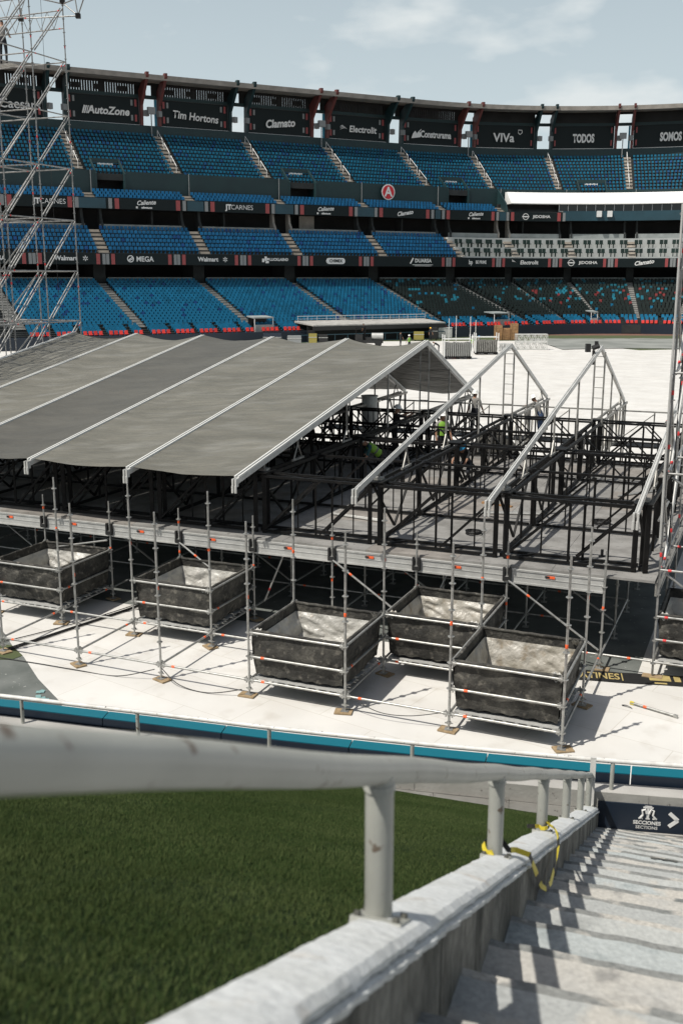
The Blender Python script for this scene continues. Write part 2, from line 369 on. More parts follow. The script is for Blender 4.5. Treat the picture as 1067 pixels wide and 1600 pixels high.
for i, u in enumerate(UK):
    part('concourse_pier', M_['concrete_dark'], lambda mb: sweep(mb, rect(12.5, 17.3, 7.2, 10.2), u+.2, u+1.9))
    for s in (-.4, 2.3):
        def fin(mb, uu=u+s):
            sweep(mb, [(14.2,14.6),(15.3,14.6),(15.4,15.7),(14.75,16.6),(14.5,17.9),(13.6,17.9),(13.6,14.6)], uu-.18, uu+.18)
        part('suite_pier', M_['concrete_beige'] if i % 3 == 0 else M_['concrete_dark'], fin)
# a pale panel and a few partitions inside the suites
part('suite_panel', M_['concrete_beige'], lambda mb: sweep(mb, rect(12.4, 12.6, 14.6, 17.8), -27.8, -25.2))
for uu in (-62.5, -52.2, -41.0, -9.8, 17.5):
    part('suite_partition', M_['concrete_dark'], lambda mb: sweep(mb, rect(11.5, 13.8, 14.6, 17.8), uu, uu+.25))

# ---- vomitories in the upper front wall
for j, (a, b) in enumerate(((-59.4,-55.2), (-28.9,-24.3), (.9,6.0), (30.9,36.6))):
    def vom(mb):
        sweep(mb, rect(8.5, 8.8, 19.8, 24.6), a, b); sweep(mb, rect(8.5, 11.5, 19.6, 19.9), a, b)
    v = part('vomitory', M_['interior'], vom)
    def side(mb):
        for uu in (a-.12, b-.1):
            sweep(mb, [(11.6,19.9),(11.6,23.0),(8.4,25.4),(8.4,19.9)], uu, uu+.22)
        sweep(mb, rect(8.35, 8.75, 23.2, 25.3), a, b)
    part('side_wall', M_['teal_wall'], side, v)
    um = (a+b)/2
    part('exit_sign', M_['lettering'], lambda mb: mb.box((-1.15,-.36,0), (1.15,.36,.06), 0, gM(um, 8.8, 24.3)), v)
    def marks(mb):
        for k in range(5): mb.box((-.95+.42*k,-.16-.06*(k%2),.065), (-.72+.42*k,.16,.075), 0, gM(um, 8.8, 24.3))
    part('sign_marks', M_['black'], marks, v)
# sloping dark landings on the wall
for uu in ():
    part('wall_landing', M_['teal_wall'], lambda mb: sweep(mb, [(11.5,20.0),(12.1,20.0),(12.1,22.4),(11.5,22.9)], uu, uu+5.0))

# ---- aisles
M_['aisle'] = mat('aisle_concrete', (.43,.385,.325), .85, 0., (.30,.27,.23), .9, 6., .35, .65)
M_['aisle_grey'] = mat('aisle_grey_concrete', (.33,.325,.305), .85, 0., (.23,.23,.215), .9, 6., .35, .65)
def aisle(T, u, w, m, tier, off=0.):
    def fn(mb):
        for i in range(T['n']):
            d, z, run, rise = row(T, i)
            for h in (0, 1):
                zz = z + .012 + rise*.5*h; dd = d - run*.5*h
                sweep(mb, rect(d-run, dd+.01, z-.05, zz), u-w/2+off, u+w/2+off, st=50)
    return part('aisle_stair', m, fn, tier)
AISLE_W = 1.45
for i, u in enumerate(UK):
    aisle(UPP, u+.6, 1.5, M_['aisle'], upp); aisle(MID, u+.9, 1.5 if u < 0 else 1.9, M_['aisle'], mid)
    aisle(STR, u+.9, 1.6, M_['aisle'], strp); aisle(LOW, u+.9, 1.5, M_['aisle_grey'], low)
    # white handrails in three leaps
    for k in range(3):
        def rail(mb, k=k):
            i0, i1 = 1+k*3.4, 3.6+k*3.4
            pts = []
            for q in (i0, i1):
                d = UPP['d0']-(UPP['d0']-UPP['d1'])/11*q; z = UPP['z0']+(UPP['z1']-UPP['z0'])/11*q; pts.append(g3(u+.6, d, z))
            up = Vector((0,0,1.0))
            mb.tube(pts[0], pts[0]+up, .035, 6); mb.tube(pts[1], pts[1]+up, .035, 6); mb.tube(pts[0]+up, pts[1]+up, .04, 6)
        part('aisle_handrail', M_['white'], rail, upp)
    def pole(mb): mb.tube(g3(u+1.9, 11.8, 19.9), g3(u+1.9, 11.8, 23.4), .06, 6)
    part('wall_post', M_['grey_print'], pole)

# ---- seats
def seat_template():
    mb = MB()
    mb.box((-.21,-.19,.40), (.21,.24,.46)); 
    mb.box((-.21,-.03,0), (.21,.03,.44), 0, Matrix.Translation((0,-.2,.42)) @ Matrix.Rotation(R(10), 4, 'X'))
    mb.box((-.05,-.16,0), (.05,.10,.40))
    return np.array(mb.v), mb.f
SV, SF = seat_template()
def shade(c, k): return tuple(min(1, x*k) for x in c)
BLUE = (.009,.140,.255); BLUE2 = (.009,.100,.215); NAVYB = (.010,.055,.17); BLK = (.014,.022,.020); CYAN = (.02,.17,.23); RED = (.20,.035,.035); REDF = (.60,.055,.045)
def seat_rows(T, bays, spacing, colour, cols=None, aisle_off=.75, pair=False):
    out = []
    for bi in bays:
        ua, ub = UK[bi]+.9+aisle_off, UK[bi+1]+.9-aisle_off
        for i in range(T['n']):
            d, z, run, rise = row(T, i)
            dd = d - run*.55
            ratio = 1.0 if ub <= 0 else (GR-dd)/GR
            if ua < 0 < ub: ratio = (-ua + ub*(GR-dd)/GR)/(ub-ua)
            n = max(2, int((ub-ua)*ratio/spacing)); 
            for k in range(n):
                if pair and k % 3 == 2: continue
                u = ua + (ub-ua)*(k+.5)/n
                c = colour(bi, i, k, n, u)
                if c is None: continue
                out.append((u, dd, z, shade(c, .82+.34*random.random())))
    return out
def lower_col(bi, i, k, n, u):
    if UK[bi+1] < -17.0: 
        r = random.random(); 
        return NAVYB if r < .05 else (BLK if r < .006 else (shade(BLUE, .78) if r < .2 else BLUE))
    a = mnoise.noise(Vector((u*.33, i*.5, 1.3))); r = random.random()
    if UK[bi] < -10:                                # first dark block: cyan specks
        if i > 5 and a > .12 and r < .38: return CYAN
        return (BLUE if r < .015 else BLK)
    if 4 < i < 13 and a > -.12:
        if r < .20: return CYAN
        if r < .29 and UK[bi] > 5: return RED
    if i >= 13 and r < .2: return shade(CYAN, .6)
    return BLUE if r < .012 else BLK
def mid_col(bi, i, k, n, u): return BLUE2 if random.random() > .06 else NAVYB
def upp_col(bi, i, k, n, u): return (.008,.115,.195) if random.random() > .12 else (.009,.075,.19)
def box_col(bi, i, k, n, u):
    if k % 5 == 4: return None
    return REDF if i == 0 else BLUE
NB = len(UK)-1
low_seats = seat_rows(LOW, range(NB), .57, lower_col)
mid_blue = seat_rows(MID, [b for b in range(NB) if UK[b+1] < -2.5], .58, mid_col)
upp_seats = seat_rows(UPP, range(NB), .60, upp_col)
str_seats = [s for s in seat_rows(STR, range(NB), .58, lambda *a: shade(BLUE2, 1.0)) if s[0] < 10.5]
box_seats = [s for s in seat_rows(BOX, range(NB), .62, box_col, aisle_off=.5) if not (-40.5 < s[0] < -18.8)]
M_['pale_paint'] = mat('pale_paint', (.40,.42,.41), .7)
# suite seats in pairs on pale risers at the right of the middle tier
pale = [b for b in range(NB) if UK[b+1] > -2.5]
MIDP = dict(d0=21.0, d1=16.6, z0=11.75, z1=14.75, n=2)
part('pale_riser', M_['pale_paint'], lambda mb: sweep(mb, [(21.0,11.0),(21.0,11.75),(18.8,11.75),(18.8,13.25),(16.6,13.25),(16.6,14.9),(15.0,14.9),(15.0,11.0)], UP_+.01, U1), mid)
pale_seats = [s for s in seat_rows(MIDP, pale, .64, lambda bi, i, k, n, u: (.012,.026,.022), pair=True)]
def seat_stuff(name, seats, parent, scale=1.0):
    nv = len(SV); V = np.empty((len(seats)*nv, 3)); cols = []
    for q, (u, d, z, c) in enumerate(seats):
        t, n = gframe(u); p = gp(u, d); L = SV*scale
        V[q*nv:(q+1)*nv, 0] = p.x + L[:,0]*t.x + L[:,1]*n.x
        V[q*nv:(q+1)*nv, 1] = p.y + L[:,0]*t.y + L[:,1]*n.y
        V[q*nv:(q+1)*nv, 2] = z + L[:,2]
        cols.append(c)
    F = (np.array(SF)[None,:,:] + (np.arange(len(seats))*nv)[:,None,None]).reshape(-1, 4)
    o = V.mean(0); me = bpy.data.meshes.new(name); me.from_pydata((V-o).tolist(), [], F.tolist())
    at = me.attributes.new('tint', 'FLOAT_COLOR', 'FACE')
    C = np.repeat(np.c_[np.array(cols), np.ones(len(cols))], len(SF), axis=0).astype(np.float32); at.data.foreach_set('color', C.ravel())
    me.materials.append(M_['seat_mix'])
    ob = link(bpy.data.objects.new(name, me), parent, Matrix.Translation(o)); ob['kind'] = 'stuff'; return ob
m = bpy.data.materials.new('stadium_seat_plastic'); nt, b = nodes_of(m); at = nt.nodes.new('ShaderNodeAttribute'); at.attribute_name = 'tint'
nt.links.new(at.outputs['Color'], b.inputs['Base Color']); b.inputs['Roughness'].default_value = .5; b.inputs['Specular IOR Level'].default_value = .22; M_['seat_mix'] = m
# the nearest seats of the lower tier are single parts, the rest one part per tier
order = sorted(range(len(low_seats)), key=lambda q: (g3(*low_seats[q][:3]) - Vector((0,0,EYE))).length if -70 < low_seats[q][0] else 1e9)
near = set(order[:300])
seat_cols = [(BLUE, 'faded_blue_seat_plastic'), (NAVYB, 'navy_blue_seat_plastic')]
SM = []
for c, nm in seat_cols:
    mb = MB(); mb.v = [tuple(x) for x in SV]; mb.f = list(SF); mb.m = [0]*len(SF)
    SM.append(mb.mesh('stadium_seat', mat(nm, c, .5, spec=.22)))
for q in sorted(near):
    u, d, z, c = low_seats[q]; place('stadium_seat', SM[1] if c[2] > 2.6*c[1] else SM[0], gS(u, d, z), low)
seat_stuff('lower_seats', [s for q, s in enumerate(low_seats) if q not in near], low)
seat_stuff('middle_seats', mid_blue, mid); seat_stuff('suite_seats', pale_seats, mid, np.array((1.4,1.3,1.6)))
seat_stuff('upper_seats', upp_seats, upp, .86); seat_stuff('strip_seats', str_seats, strp); seat_stuff('box_seats', box_seats, box)

# ---- ribbon boards, lettering
def text_mesh(body, size, m, shear=0., bold=0., extrude=.0, spacing=1.0, xs=1.0):
    cu = bpy.data.curves.new('lettering', 'FONT'); cu.body = body; cu.size = size; cu.align_x = 'CENTER'; cu.align_y = 'CENTER'
    cu.shear = shear; cu.offset = bold; cu.extrude = extrude; cu.space_character = spacing; cu.resolution_u = 3
    ob = bpy.data.objects.new('tmp_text', cu); COL.objects.link(ob)
    dg = bpy.context.evaluated_depsgraph_get(); me = bpy.data.meshes.new_from_object(ob.evaluated_get(dg))
    COL.objects.unlink(ob); bpy.data.objects.remove(ob); me.materials.clear(); me.materials.append(m)
    if xs != 1.0: me.transform(Matrix.Diagonal((xs,1,1,1)))
    me.name = 'lettering'; return me
def letters(body, size, M, parent, m=None, **k):
    return place('lettering', text_mesh(body, size, m or M_['lettering'], **k), M, parent)
def band(name, d, z0, z1, m, u0=U0, u1=U1): return part(name, m, lambda mb: sweep(mb, rect(d-.35, d, z0, z1), u0, u1))
rib1 = band('ribbon_board', 22.0, 10.04, 11.5, M_['board'])
rib2 = band('ribbon_board', 16.0, 17.78, 19.25, M_['board'], U0, 26.0)
band('parapet', 16.0, 17.9, 19.5, M_['teal_parapet'], 26.05, U1)
def stripe(parent, u, w, d, z0, z1, m):
    part('printed_stripe', m, lambda mb: sweep(mb, rect(d-.01, d+.025, z0+.03, z1-.03), u-w/2, u+w/2, st=1.), parent)
for u in (-71.2,-61.4,-51.3,-41.3,-31.3,-20.9,-5.8,6.0,21.7,36.1,51.5):
    k = 1.0 if u < 0 else 1.45
    stripe(rib1, u-1.0*k, .5*k, 22, 10.04, 11.5, M_['red_print']); stripe(rib1, u-.2*k, .42*k, 22, 10.04, 11.5, M_['grey_print'])
    stripe(rib1, u+.3*k, .42*k, 22, 10.04, 11.5, M_['grey_print']); stripe(rib1, u+1.05*k, .5*k, 22, 10.04, 11.5, M_['red_print'])
for u, s in ((-72.5,1),(-64.4,-1),(-57.8,1),(-48.8,-1),(-43.5,1),(-34.7,-1),(-28.9,1),(-20.4,-1),(-14.9,1),(-6.1,-1),(-2.1,1),(8.9,-1),(13.8,1),(25.0,-1)):
    k = 1.0 if u < 0 else 1.25
    stripe(rib2, u, .62*k, 16, 17.78, 19.25, M_['red_print']); stripe(rib2, u-.95*k*s, .5*k, 16, 17.78, 19.25, M_['grey_print'])
for a, b in ((-63.2,-59.4),(-47.4,-44.9),(-33.4,-30.4),(-19.2,-16.2),(-4.6,-3.6),(10.6,12.2)):
    part('plain_panel', M_['teal_parapet'], lambda mb: sweep(mb, rect(15.99, 16.02, 17.82, 19.21), a, b), rib2)
def rlet(parent, body, size, u, d, z, **k):
    size *= .84; rot = k.pop('rot', 0.); du = k.pop('du', 0.)*.86; dz = k.pop('dz', 0.)
    return letters(body, size, gM(u, d+.08, z) @ Matrix.Translation((du, dz, 0)) @ Matrix.Rotation(R(rot), 4, 'Z'), parent, **k)
def logo(parent, M, fn, name='emblem', m=None):
    mb = MB(); fn(mb); mb.v = [tuple(M @ Vector(p)) for p in mb.v]; return mb.build(name, m or M_['lettering'], parent)
def ring(mb, r0, r1, n=20, x=0., y=0., z=.03):
    vs = [Vector((x+rr*math.cos(2*math.pi*i/n), y+rr*math.sin(2*math.pi*i/n), z)) for rr in (r0, r1) for i in range(n)]
    mb.add(vs, [(i, (i+1)%n, n+(i+1)%n, n+i) for i in range(n)])
def disc(mb, r, n=20, x=0., y=0., z=.03, sx=1.):
    mb.add([(x+sx*r*math.cos(2*math.pi*i/n), y+r*math.sin(2*math.pi*i/n), z) for i in range(n)], [tuple(range(n))])
def spark(mb):
    for k in range(6): mb.box((-.05,.10,.0), (.05,.36,.03), 0, Matrix.Rotation(R(60*k), 4, 'Z'))
def swoosh(mb):
    for k, (w, dy) in enumerate(((1.3,0),(1.0,.16),(.7,.3))):
        mb.grid(lambda a, c: (-.6+w*a, dy-.12+.28*math.sin(math.pi*a*.8)+.09*math.sin(math.pi*a)*c, .03+.002*k), 10, 1)
Z1, Z2 = 10.78, 18.52
for u in (-66.5, -46.4):
    rlet(rib1, 'Walmart', 1.0, u, 22, Z1, bold=.025, du=-.3, dz=.05); logo(rib1, gM(u, 22.06, Z1) @ Matrix.Translation((2.35,.06,0)), spark)
rlet(rib1, 'PACCSA', .9, -76.0, 22, Z1, bold=.02)
rlet(rib1, 'MEGA', 1.15, -56.3, 22, Z1, bold=.02, du=.45, xs=.95); logo(rib1, gM(-56.3, 22.06, Z1) @ Matrix.Translation((-1.65,.05,0)), lambda mb: (ring(mb,.36,.48), mb.bar((-.3,-.2,.02),(.34,.26,.02),.12,.03), mb.bar((-.2,-.3,.02),(.38,.06,.02),.1,.03)))
rlet(rib1, 'LUCKLAEND', .62, -36.2, 22, Z1, bold=.02, du=.7, dz=.12); logo(rib1, gM(-36.2, 22.06, Z1) @ Matrix.Translation((-1.6,.05,0)), lambda mb: (mb.box((-.5,-.3,0),(-.15,.2,.03)), mb.box((-.1,-.1,0),(.25,.5,.03)), mb.box((.05,-.45,0),(.55,-.12,.03)), mb.box((.3,.0,0),(.6,.28,.03))))
logo(rib1, gM(-26.2, 22.05, Z1), lambda mb: mb.prism([(x+sx*.45*math.cos(t), .45*math.sin(t)) for sx, x, ts in ((1,1.15,range(-90,91,18)),(1,-1.15,range(90,271,18))) for t in [R(q) for q in ts]], 0, .03), 'pill_emblem')
rlet(rib1, 'CHIMEX', .72, -26.2, 22.04, Z1, bold=.02, m=M_['board'])
rlet(rib1, 'DUARSA', .95, -10.7, 22, Z1, bold=.03, du=.1, dz=.15); logo(rib1, gM(-10.7, 22.06, Z1), lambda mb: (mb.box((-1.9,-.5,0),(1.9,-.42,.03)), mb.box((-1.5,-.66,0),(1.6,-.6,.03)), mb.bar((-2.3,-.3,.02),(-1.75,.55,.02),.22,.03)))
rlet(rib1, 'BE PRIME', .85, -.1, 22, Z1, bold=.02, du=.7, xs=.75); rlet(rib1, 'bp', 1.15, -.1, 22, Z1, bold=.03, du=-1.65, xs=.8)
rlet(rib1, 'Electrolit', 1.05, 14.0, 22, Z1, bold=.02, du=.5, shear=.12); logo(rib1, gM(14.0, 22.06, Z1) @ Matrix.Translation((-2.6,0,0)), swoosh)
for u, rb, d, z in ((29.1, rib1, 22, Z1), (19.7, rib2, 16, Z2)):
    rlet(rb, 'JIDOSHA', .78, u, d, z, bold=.015, du=1.0, xs=1.2); logo(rb, gM(u, d+.06, z) @ Matrix.Translation((-2.0,0,0)), lambda mb: (ring(mb,.44,.54), mb.box((-.62,-.09,0),(.62,.09,.03))))
rlet(rib1, 'Clamato', 1.1, 44.5, 22, Z1, bold=.03, shear=.3, rot=8)
for u in (-67.4, -39.5):
    rlet(rib2, 'JT', 1.2, u, 16, Z2, bold=.045, du=-1.75); rlet(rib2, 'CARNES', 1.15, u, 16, Z2, du=.75, bold=-.005)
for u in (-53.6, -24.9, 4.4):
    rlet(rib2, 'Caliente', 1.0, u, 16, Z2, shear=.35, bold=.02, dz=.22, rot=4); rlet(rib2, 'caliente.mx', .42, u, 16, Z2, bold=.02, du=.1, dz=-.45); logo(rib2, gM(u, 16.06, Z2) @ Matrix.Translation((-1.35,-.45,0)), lambda mb: mb.box((-.13,-.13,0),(.13,.13,.03)))
rlet(rib2, 'Clamato', 1.05, -10.5, 16, Z2, bold=.03, shear=.3, rot=9)

# ---- round red badge on the upper wall
bd = part('round_badge', M_['lettering'], lambda mb: mb.prism([(1.25*math.cos(2*math.pi*i/28), 1.25*math.sin(2*math.pi*i/28)) for i in range(28)], 0, .05, 0, gM(-11.4, 12.15, 22.05)))
part('badge_disc', M_['bright_red'], lambda mb: mb.prism([(1.08*math.cos(2*math.pi*i/28), 1.08*math.sin(2*math.pi*i/28)) for i in range(28)], .05, .07, 0, gM(-11.4, 12.15, 22.05)), bd)
letters('A', 2.1, gM(-11.4, 12.24, 22.02), bd, bold=.05)

# ---- suite roof at the right
part('suite_canopy', M_['white'], lambda mb: sweep(mb, [(12.2,22.75),(13.0,22.75),(14.9,20.85),(14.9,20.7),(12.2,20.7)], 14.0, U1))
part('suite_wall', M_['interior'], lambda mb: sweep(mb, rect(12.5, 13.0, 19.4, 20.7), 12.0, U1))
for u in [25.6 + 2.05*i for i in range(15)]:
    part('suite_window', M_['window'], lambda mb: sweep(mb, rect(14.1, 14.16, 19.62, 20.68), u+.06, u+1.95), GS)
    part('window_mullion', M_['lettering'], lambda mb: sweep(mb, rect(14.1, 14.3, 19.5, 20.7), u-.07, u+.05), GS)
part('suite_sill', M_['lettering'], lambda mb: sweep(mb, rect(14.0, 14.34, 19.5, 19.6), 25.5, U1))
part('suite_end_wall', M_['teal_wall'], lambda mb: sweep(mb, [(11.5,19.3),(15.6,19.3),(14.9,20.8),(12.2,22.8),(11.5,23.2)], 12.6, 12.9))
for u in (34.2, 36.6):
    part('wall_speaker', M_['lettering'], lambda mb: mb.box((-.4,-.5,0), (.4,.5,.5), 0, gM(u, 16.02, 19.0)))

# ---- top of the stand: billboards, louvres, pillars, roof
part('roof_slab', M_['concrete_beige'], lambda mb: sweep(mb, [(-1.2,37.9),(4.0,37.62),(4.05,38.34),(3.2,38.42),(-1.2,38.38)], U0, U1))
part('roof_beam', M_['teal_wall'], lambda mb: sweep(mb, rect(-.6, -.15, 35.5, 36.0), U0, U1))
part('roof_header', M_['interior'], lambda mb: sweep(mb, rect(-.6, -.2, 37.5, 37.95), U0, U1))
BTXT = ['', '', 'Little Caesars', 'AutoZone', 'Tim Hortons', 'Clamato', 'Electrolit', 'Construrama', 'VIVA', 'TODOS', 'SOMOS', '']
for i in range(len(UK)-1):
    a, b = UK[i]+1.75, UK[i+1]-1.75; um = (a+b)/2
    idx = i + 2
    def panel(mb): sweep(mb, rect(-.3, .0, 31.55, 35.45), a, b, st=20)
    bb = part('billboard', M_['board'], panel)
    part('billboard_sill', M_['lettering'], lambda mb: sweep(mb, rect(-.2, .32, 31.40, 31.53), a, b, st=20), bb)
    for uu in (a+.5, b-.5):
        s = 1 if uu < um else -1
        for k, (du, mm, zz) in enumerate(((0, M_['red_print'], 0), (.62*s, M_['grey_print'], .35))):
            for z0 in (32.0, 34.2):
                q = g3(uu+du, 0, z0)
                part('printed_mark', mm, lambda mb: mb.box((-.16,zz*.4,0), (.16,1.0-zz*.3,.03), 0, bM(i, uu+du, z0)) , bb) if False else part('printed_mark', mm, lambda mb: sweep(mb, rect(-.02, .05, z0+zz*.3, z0+1.0-zz*.2), uu+du-.16, uu+du+.16, st=5), bb)
    solid = UK[i] > 9
    def louv(mb):
        if solid: sweep(mb, rect(-.55, -.25, 36.0, 37.5), a-.2, b+.2, st=20)
        else:
            n = int((b-a)/.40)
            for k in range(n+1):
                u = a + (b-a)*k/n; w = .13 if (k % 14) not in (0,) else .42
                if (k//3) % 3 == 1 and UK[i] < -10: sweep(mb, rect(-.53, -.27, 36.35, 37.1), u-.2, u+.2, st=5)
                sweep(mb, rect(-.55, -.25, 36.0, 37.5), u-w, u+w, st=5)
            sweep(mb, rect(-.55, -.25, 36.0, 37.5), a-1.3, a+.3, st=5); sweep(mb, rect(-.55, -.25, 36.0, 37.5), b-.3, b+1.3, st=5)
    part('louvre_screen', M_['interior'], louv)
    body = BTXT[idx] if idx < len(BTXT) else ''
    if not body: continue
    pa, pb = g3(a, 0, 0), g3(b, 0, 0); t = (pb-pa).normalized(); nrm = Vector((t.y, -t.x, 0))
    BMx = Matrix(((t.x, 0, nrm.x, (pa.x+pb.x)/2+nrm.x*.42), (t.y, 0, nrm.y, (pa.y+pb.y)/2+nrm.y*.42), (0,1,0,33.3), (0,0,0,1)))
    opt = {'AutoZone': dict(size=1.55, shear=.22, bold=.05, xs=.98), 'Tim Hortons': dict(size=1.6, shear=.12, bold=.035, xs=.9), 'Clamato': dict(size=1.7, shear=.22, bold=.06, xs=.92), 'Electrolit': dict(size=1.45, shear=.1, bold=.035),
           'Construrama': dict(size=1.55, bold=.05, xs=.74), 'VIVA': dict(size=2.1, bold=.05), 'TODOS': dict(size=2.0, bold=.09, xs=.56), 'SOMOS': dict(size=2.0, bold=.09, xs=.56), 'Little Caesars': dict(size=1.9, bold=.02)}[body]
    off = {'AutoZone': .7, 'Electrolit': .9, 'Construrama': .9, 'VIVA': -.3}.get(body, 0)
    sz = opt.pop('size')
    letters({'VIVA': 'VIVa'}.get(body, body), sz, BMx @ Matrix.Translation((off + (.9 if body == 'SOMOS' else 0), -.1, 0)) @ Matrix.Rotation(R({'Clamato': 6, 'Tim Hortons': -3}.get(body, 0)), 4, 'Z'), bb, **opt)
    if body == 'AutoZone': logo(bb, BMx @ Matrix.Translation((-3.0,-.1,0)) @ Matrix.Scale(.78, 4), lambda mb: [mb.bar((-.35+.38*k,-.7,.02), (.1+.38*k,.75,.02), .3-.06*k, .03) for k in range(4)])
    if body == 'Electrolit': logo(bb, BMx @ Matrix.Translation((-2.9,-.2,0)) @ Matrix.Scale(1.2, 4), swoosh)
    if body == 'Construrama': logo(bb, BMx @ Matrix.Translation((-3.1,-.1,0)) @ Matrix.Scale(.85, 4), lambda mb: (mb.prism([(-1.1,-.9),(1.0,-.6),(1.3,-.2),(.9,.5),(.2,.1),(-.2,.6),(-.7,.1)], 0, .03), mb.bar((.3,.2,.02),(1.2,.95,.02),.14,.03)))
    if body == 'VIVA': logo(bb, BMx @ Matrix.Translation((2.75,1.0,0)) @ Matrix.Scale(.85, 4), lambda mb: (mb.bar((-.4,.4,.02),(-.4,-.1,.02),.14,.03,up=(1,0,0)), mb.bar((-.45,-.1,.02),(0,-.5,.02),.14,.03), mb.bar((0,-.5,.02),(.5,-.1,.02),.14,.03), mb.bar((.5,-.1,.02),(.4,.4,.02),.14,.03), mb.bar((.4,.4,.02),(-.45,.4,.02),.14,.03)))
for i, u in enumerate(UK):
    m = M_['red_brown'] if (i % 2 == 0) else M_['teal_wall']
    for s in (-1.45, 1.45):
        def rib(mb):
            sweep(mb, [(-.5,31.2),(.55,31.2),(.75,34.4),(4.25,38.1),(4.28,38.64),(3.6,38.70),(-.3,36.6)], u+s-.21, u+s+.21, st=5)
        pl = part('roof_pillar', m, rib)
        part('floodlight', M_['grey_print'], lambda mb: (mb.box((-.35,-.45,.0), (.35,.4,.6), 0, gM(u+s*.72, .8, 33.2) @ Matrix.Rotation(R(25), 4, 'Y')), mb.tube(g3(u+s*.75,.5,32.9), g3(u+s*.75,.9,33.1), .08, 6)), pl)
    if i % 2 == 0:
        part('speaker_pole', M_['grey_print'], lambda mb: (mb.tube(g3(u-.3, 1.6, 29.8), g3(u-.3, 1.6, 33.2), .09, 6), mb.box((-.6,-.5,-.2), (.6,.5,.4), 0, gM(u-.3, 1.6, 33.5))))
        part('blue_strip', M_['blue_light'], lambda mb: sweep(mb, rect(-.3, .0, 31.5, 35.4), u+.8, u+1.12, st=5))

# ================================================================== STAGE COORDINATES (s along the front edge, t away from the camera)
TH = -0.402; SO = Vector((-7.55, 21.33)); SE = Vector((math.cos(TH), math.sin(TH))); SN = Vector((-math.sin(TH), math.cos(TH)))
def W(s, t, z=0.): q = SO + SE*s + SN*t; return Vector((q.x, q.y, z))
def SM_(s, t, z=0.): p = W(s, t, z); return Matrix(((SE.x, SN.x, 0, p.x), (SE.y, SN.y, 0, p.y), (0, 0, 1, z), (0,0,0,1)))
ES3 = Vector((SE.x, SE.y, 0)); EN3 = Vector((SN.x, SN.y, 0))
G2 = 2.07

# ---- scaffold kit
def standard_mesh(h, name, base=True, spigot=True):
    mb = MB(); z0 = .16 if base else 0.
    top = h-.22 if spigot else h
    mb.tube((0,0,z0), (0,0,top), .0245, 10)
    if spigot: mb.tube((0,0,top), (0,0,h), .019, 8)
    z = .3
    while z < h-.1:
        mb.tube((0,0,z-.006), (0,0,z+.006), .062, 10); mb.tube((0,0,z-.03), (0,0,z+.03), .031, 8); z += .5
    if base:
        mb.tube((0,0,.0), (0,0,.2), .018, 8); mb.box((-.075,-.075,.0), (.075,.075,.009)); mb.tube((0,0,.10), (0,0,.14), .045, 6)
        mb.box((-.075,-.012,.105), (.075,.012,.125))
    return mb.mesh(name, M_['steel'])
_std = {}
def standard(s, t, h, parent, z0=0., base=True, band_z=None, spigot=True, pad=True):
    key = (round(h,2), base, spigot)
    if key not in _std: _std[key] = standard_mesh(h, 'standard', base, spigot)
    zb = z0 + (.03 if base and pad else 0)
    o = place('standard', _std[key], SM_(s, t, zb) @ Matrix.Rotation(random.random()*.4-.2, 4, 'Z') @ Matrix.Rotation(R(random.uniform(-.25,.25)), 4, 'X'), parent)
    for bz in (band_z if isinstance(band_z, (list, tuple)) else [band_z] if band_z else []):
        tube('marker_band', W(s, t, zb+bz), W(s, t, zb+bz+.075), .0268, M_['orange'], o)
    if base and pad: pads.append((s, t, z0, parent))
    return o
pads = []
def led(a, b, parent, m=None, r=.0242, band=.22, name='ledger', bandm=None):
    """a horizontal or sloping tube with wedge heads and an orange band"""
    a = Vector(a); b = Vector(b); d = (b-a).normalized(); m = m or M_['steel']
    o = tube(name, a + d*.05, b - d*.05, r, m, parent)
    if band: tube('marker_band', a + d*(.05+band), a + d*(.05+band+.07), r*1.09, bandm or M_['orange'], o)
    return o
def heads(a, b, parent):
    a = Vector(a); b = Vector(b); d = (b-a).normalized()
    for p, q in ((a, d), (b, -d)):
        mb = MB(); mb.bar(p + q*.03, p + q*.11, .035, .07); mb.bar(p + q*.06 - Vector((0,0,.07)), p + q*.06 + Vector((0,0,.07)), .008, .03, up=(1,0,0)); mb.build('wedge_head', M_['steel'], parent)

# ---- front scaffold
SC = thing('front_scaffold', W(6*1.035, 2.07, 0), 'low galvanised scaffold of ring posts and ledgers standing before the stage', 'scaffold')
for i in range(-1, 7):
    if i >= 0: standard(i*G2, 0, 3.55, SC, band_z=[1.95 + .1*math.sin(i*3)])
    standard(i*G2, G2, 3.57, SC, band_z=[2.3 + .15*math.sin(i*5)])
for i in range(-2, 7): standard(i*G2, 2*G2, 2.58, SC, band_z=[1.25 + .2*math.sin(i*2), 2.2] if i % 2 else [1.3])
NZ = .33
def ledge(i0, j0, i1, j1, z, **k):
    a, b = W(i0*G2, j0*G2, z), W(i1*G2, j1*G2, z)
    o = led(a, b, SC, **k); heads(a, b, o)
for i in range(0, 6): ledge(i, 0, i+1, 0, NZ)
for i in range(-1, 6): ledge(i, 1, i+1, 1, NZ)
for i in (5,): ledge(i+1, 2, i, 2, NZ)
for i in range(0, 7): ledge(i, 1, i, 0, NZ+.01)
for i in (-1, 0, 1, 2, 4, 5, 6): ledge(i, 2, i, 1, NZ+.01)
BINS = [(-1,1), (1,1), (3,0), (4,1), (5,0)]
for (i, j) in BINS:
    for z in (NZ+.5, NZ+1.0):
        rim = z > 1
        ledge(i, j, i+1, j, z, band=0 if rim else .22); ledge(i, j+1, i+1, j+1, z, band=0)
        ledge(i, j, i, j+1, z, band=0); ledge(i+1, j, i+1, j+1, z, band=0 if rim else .22)
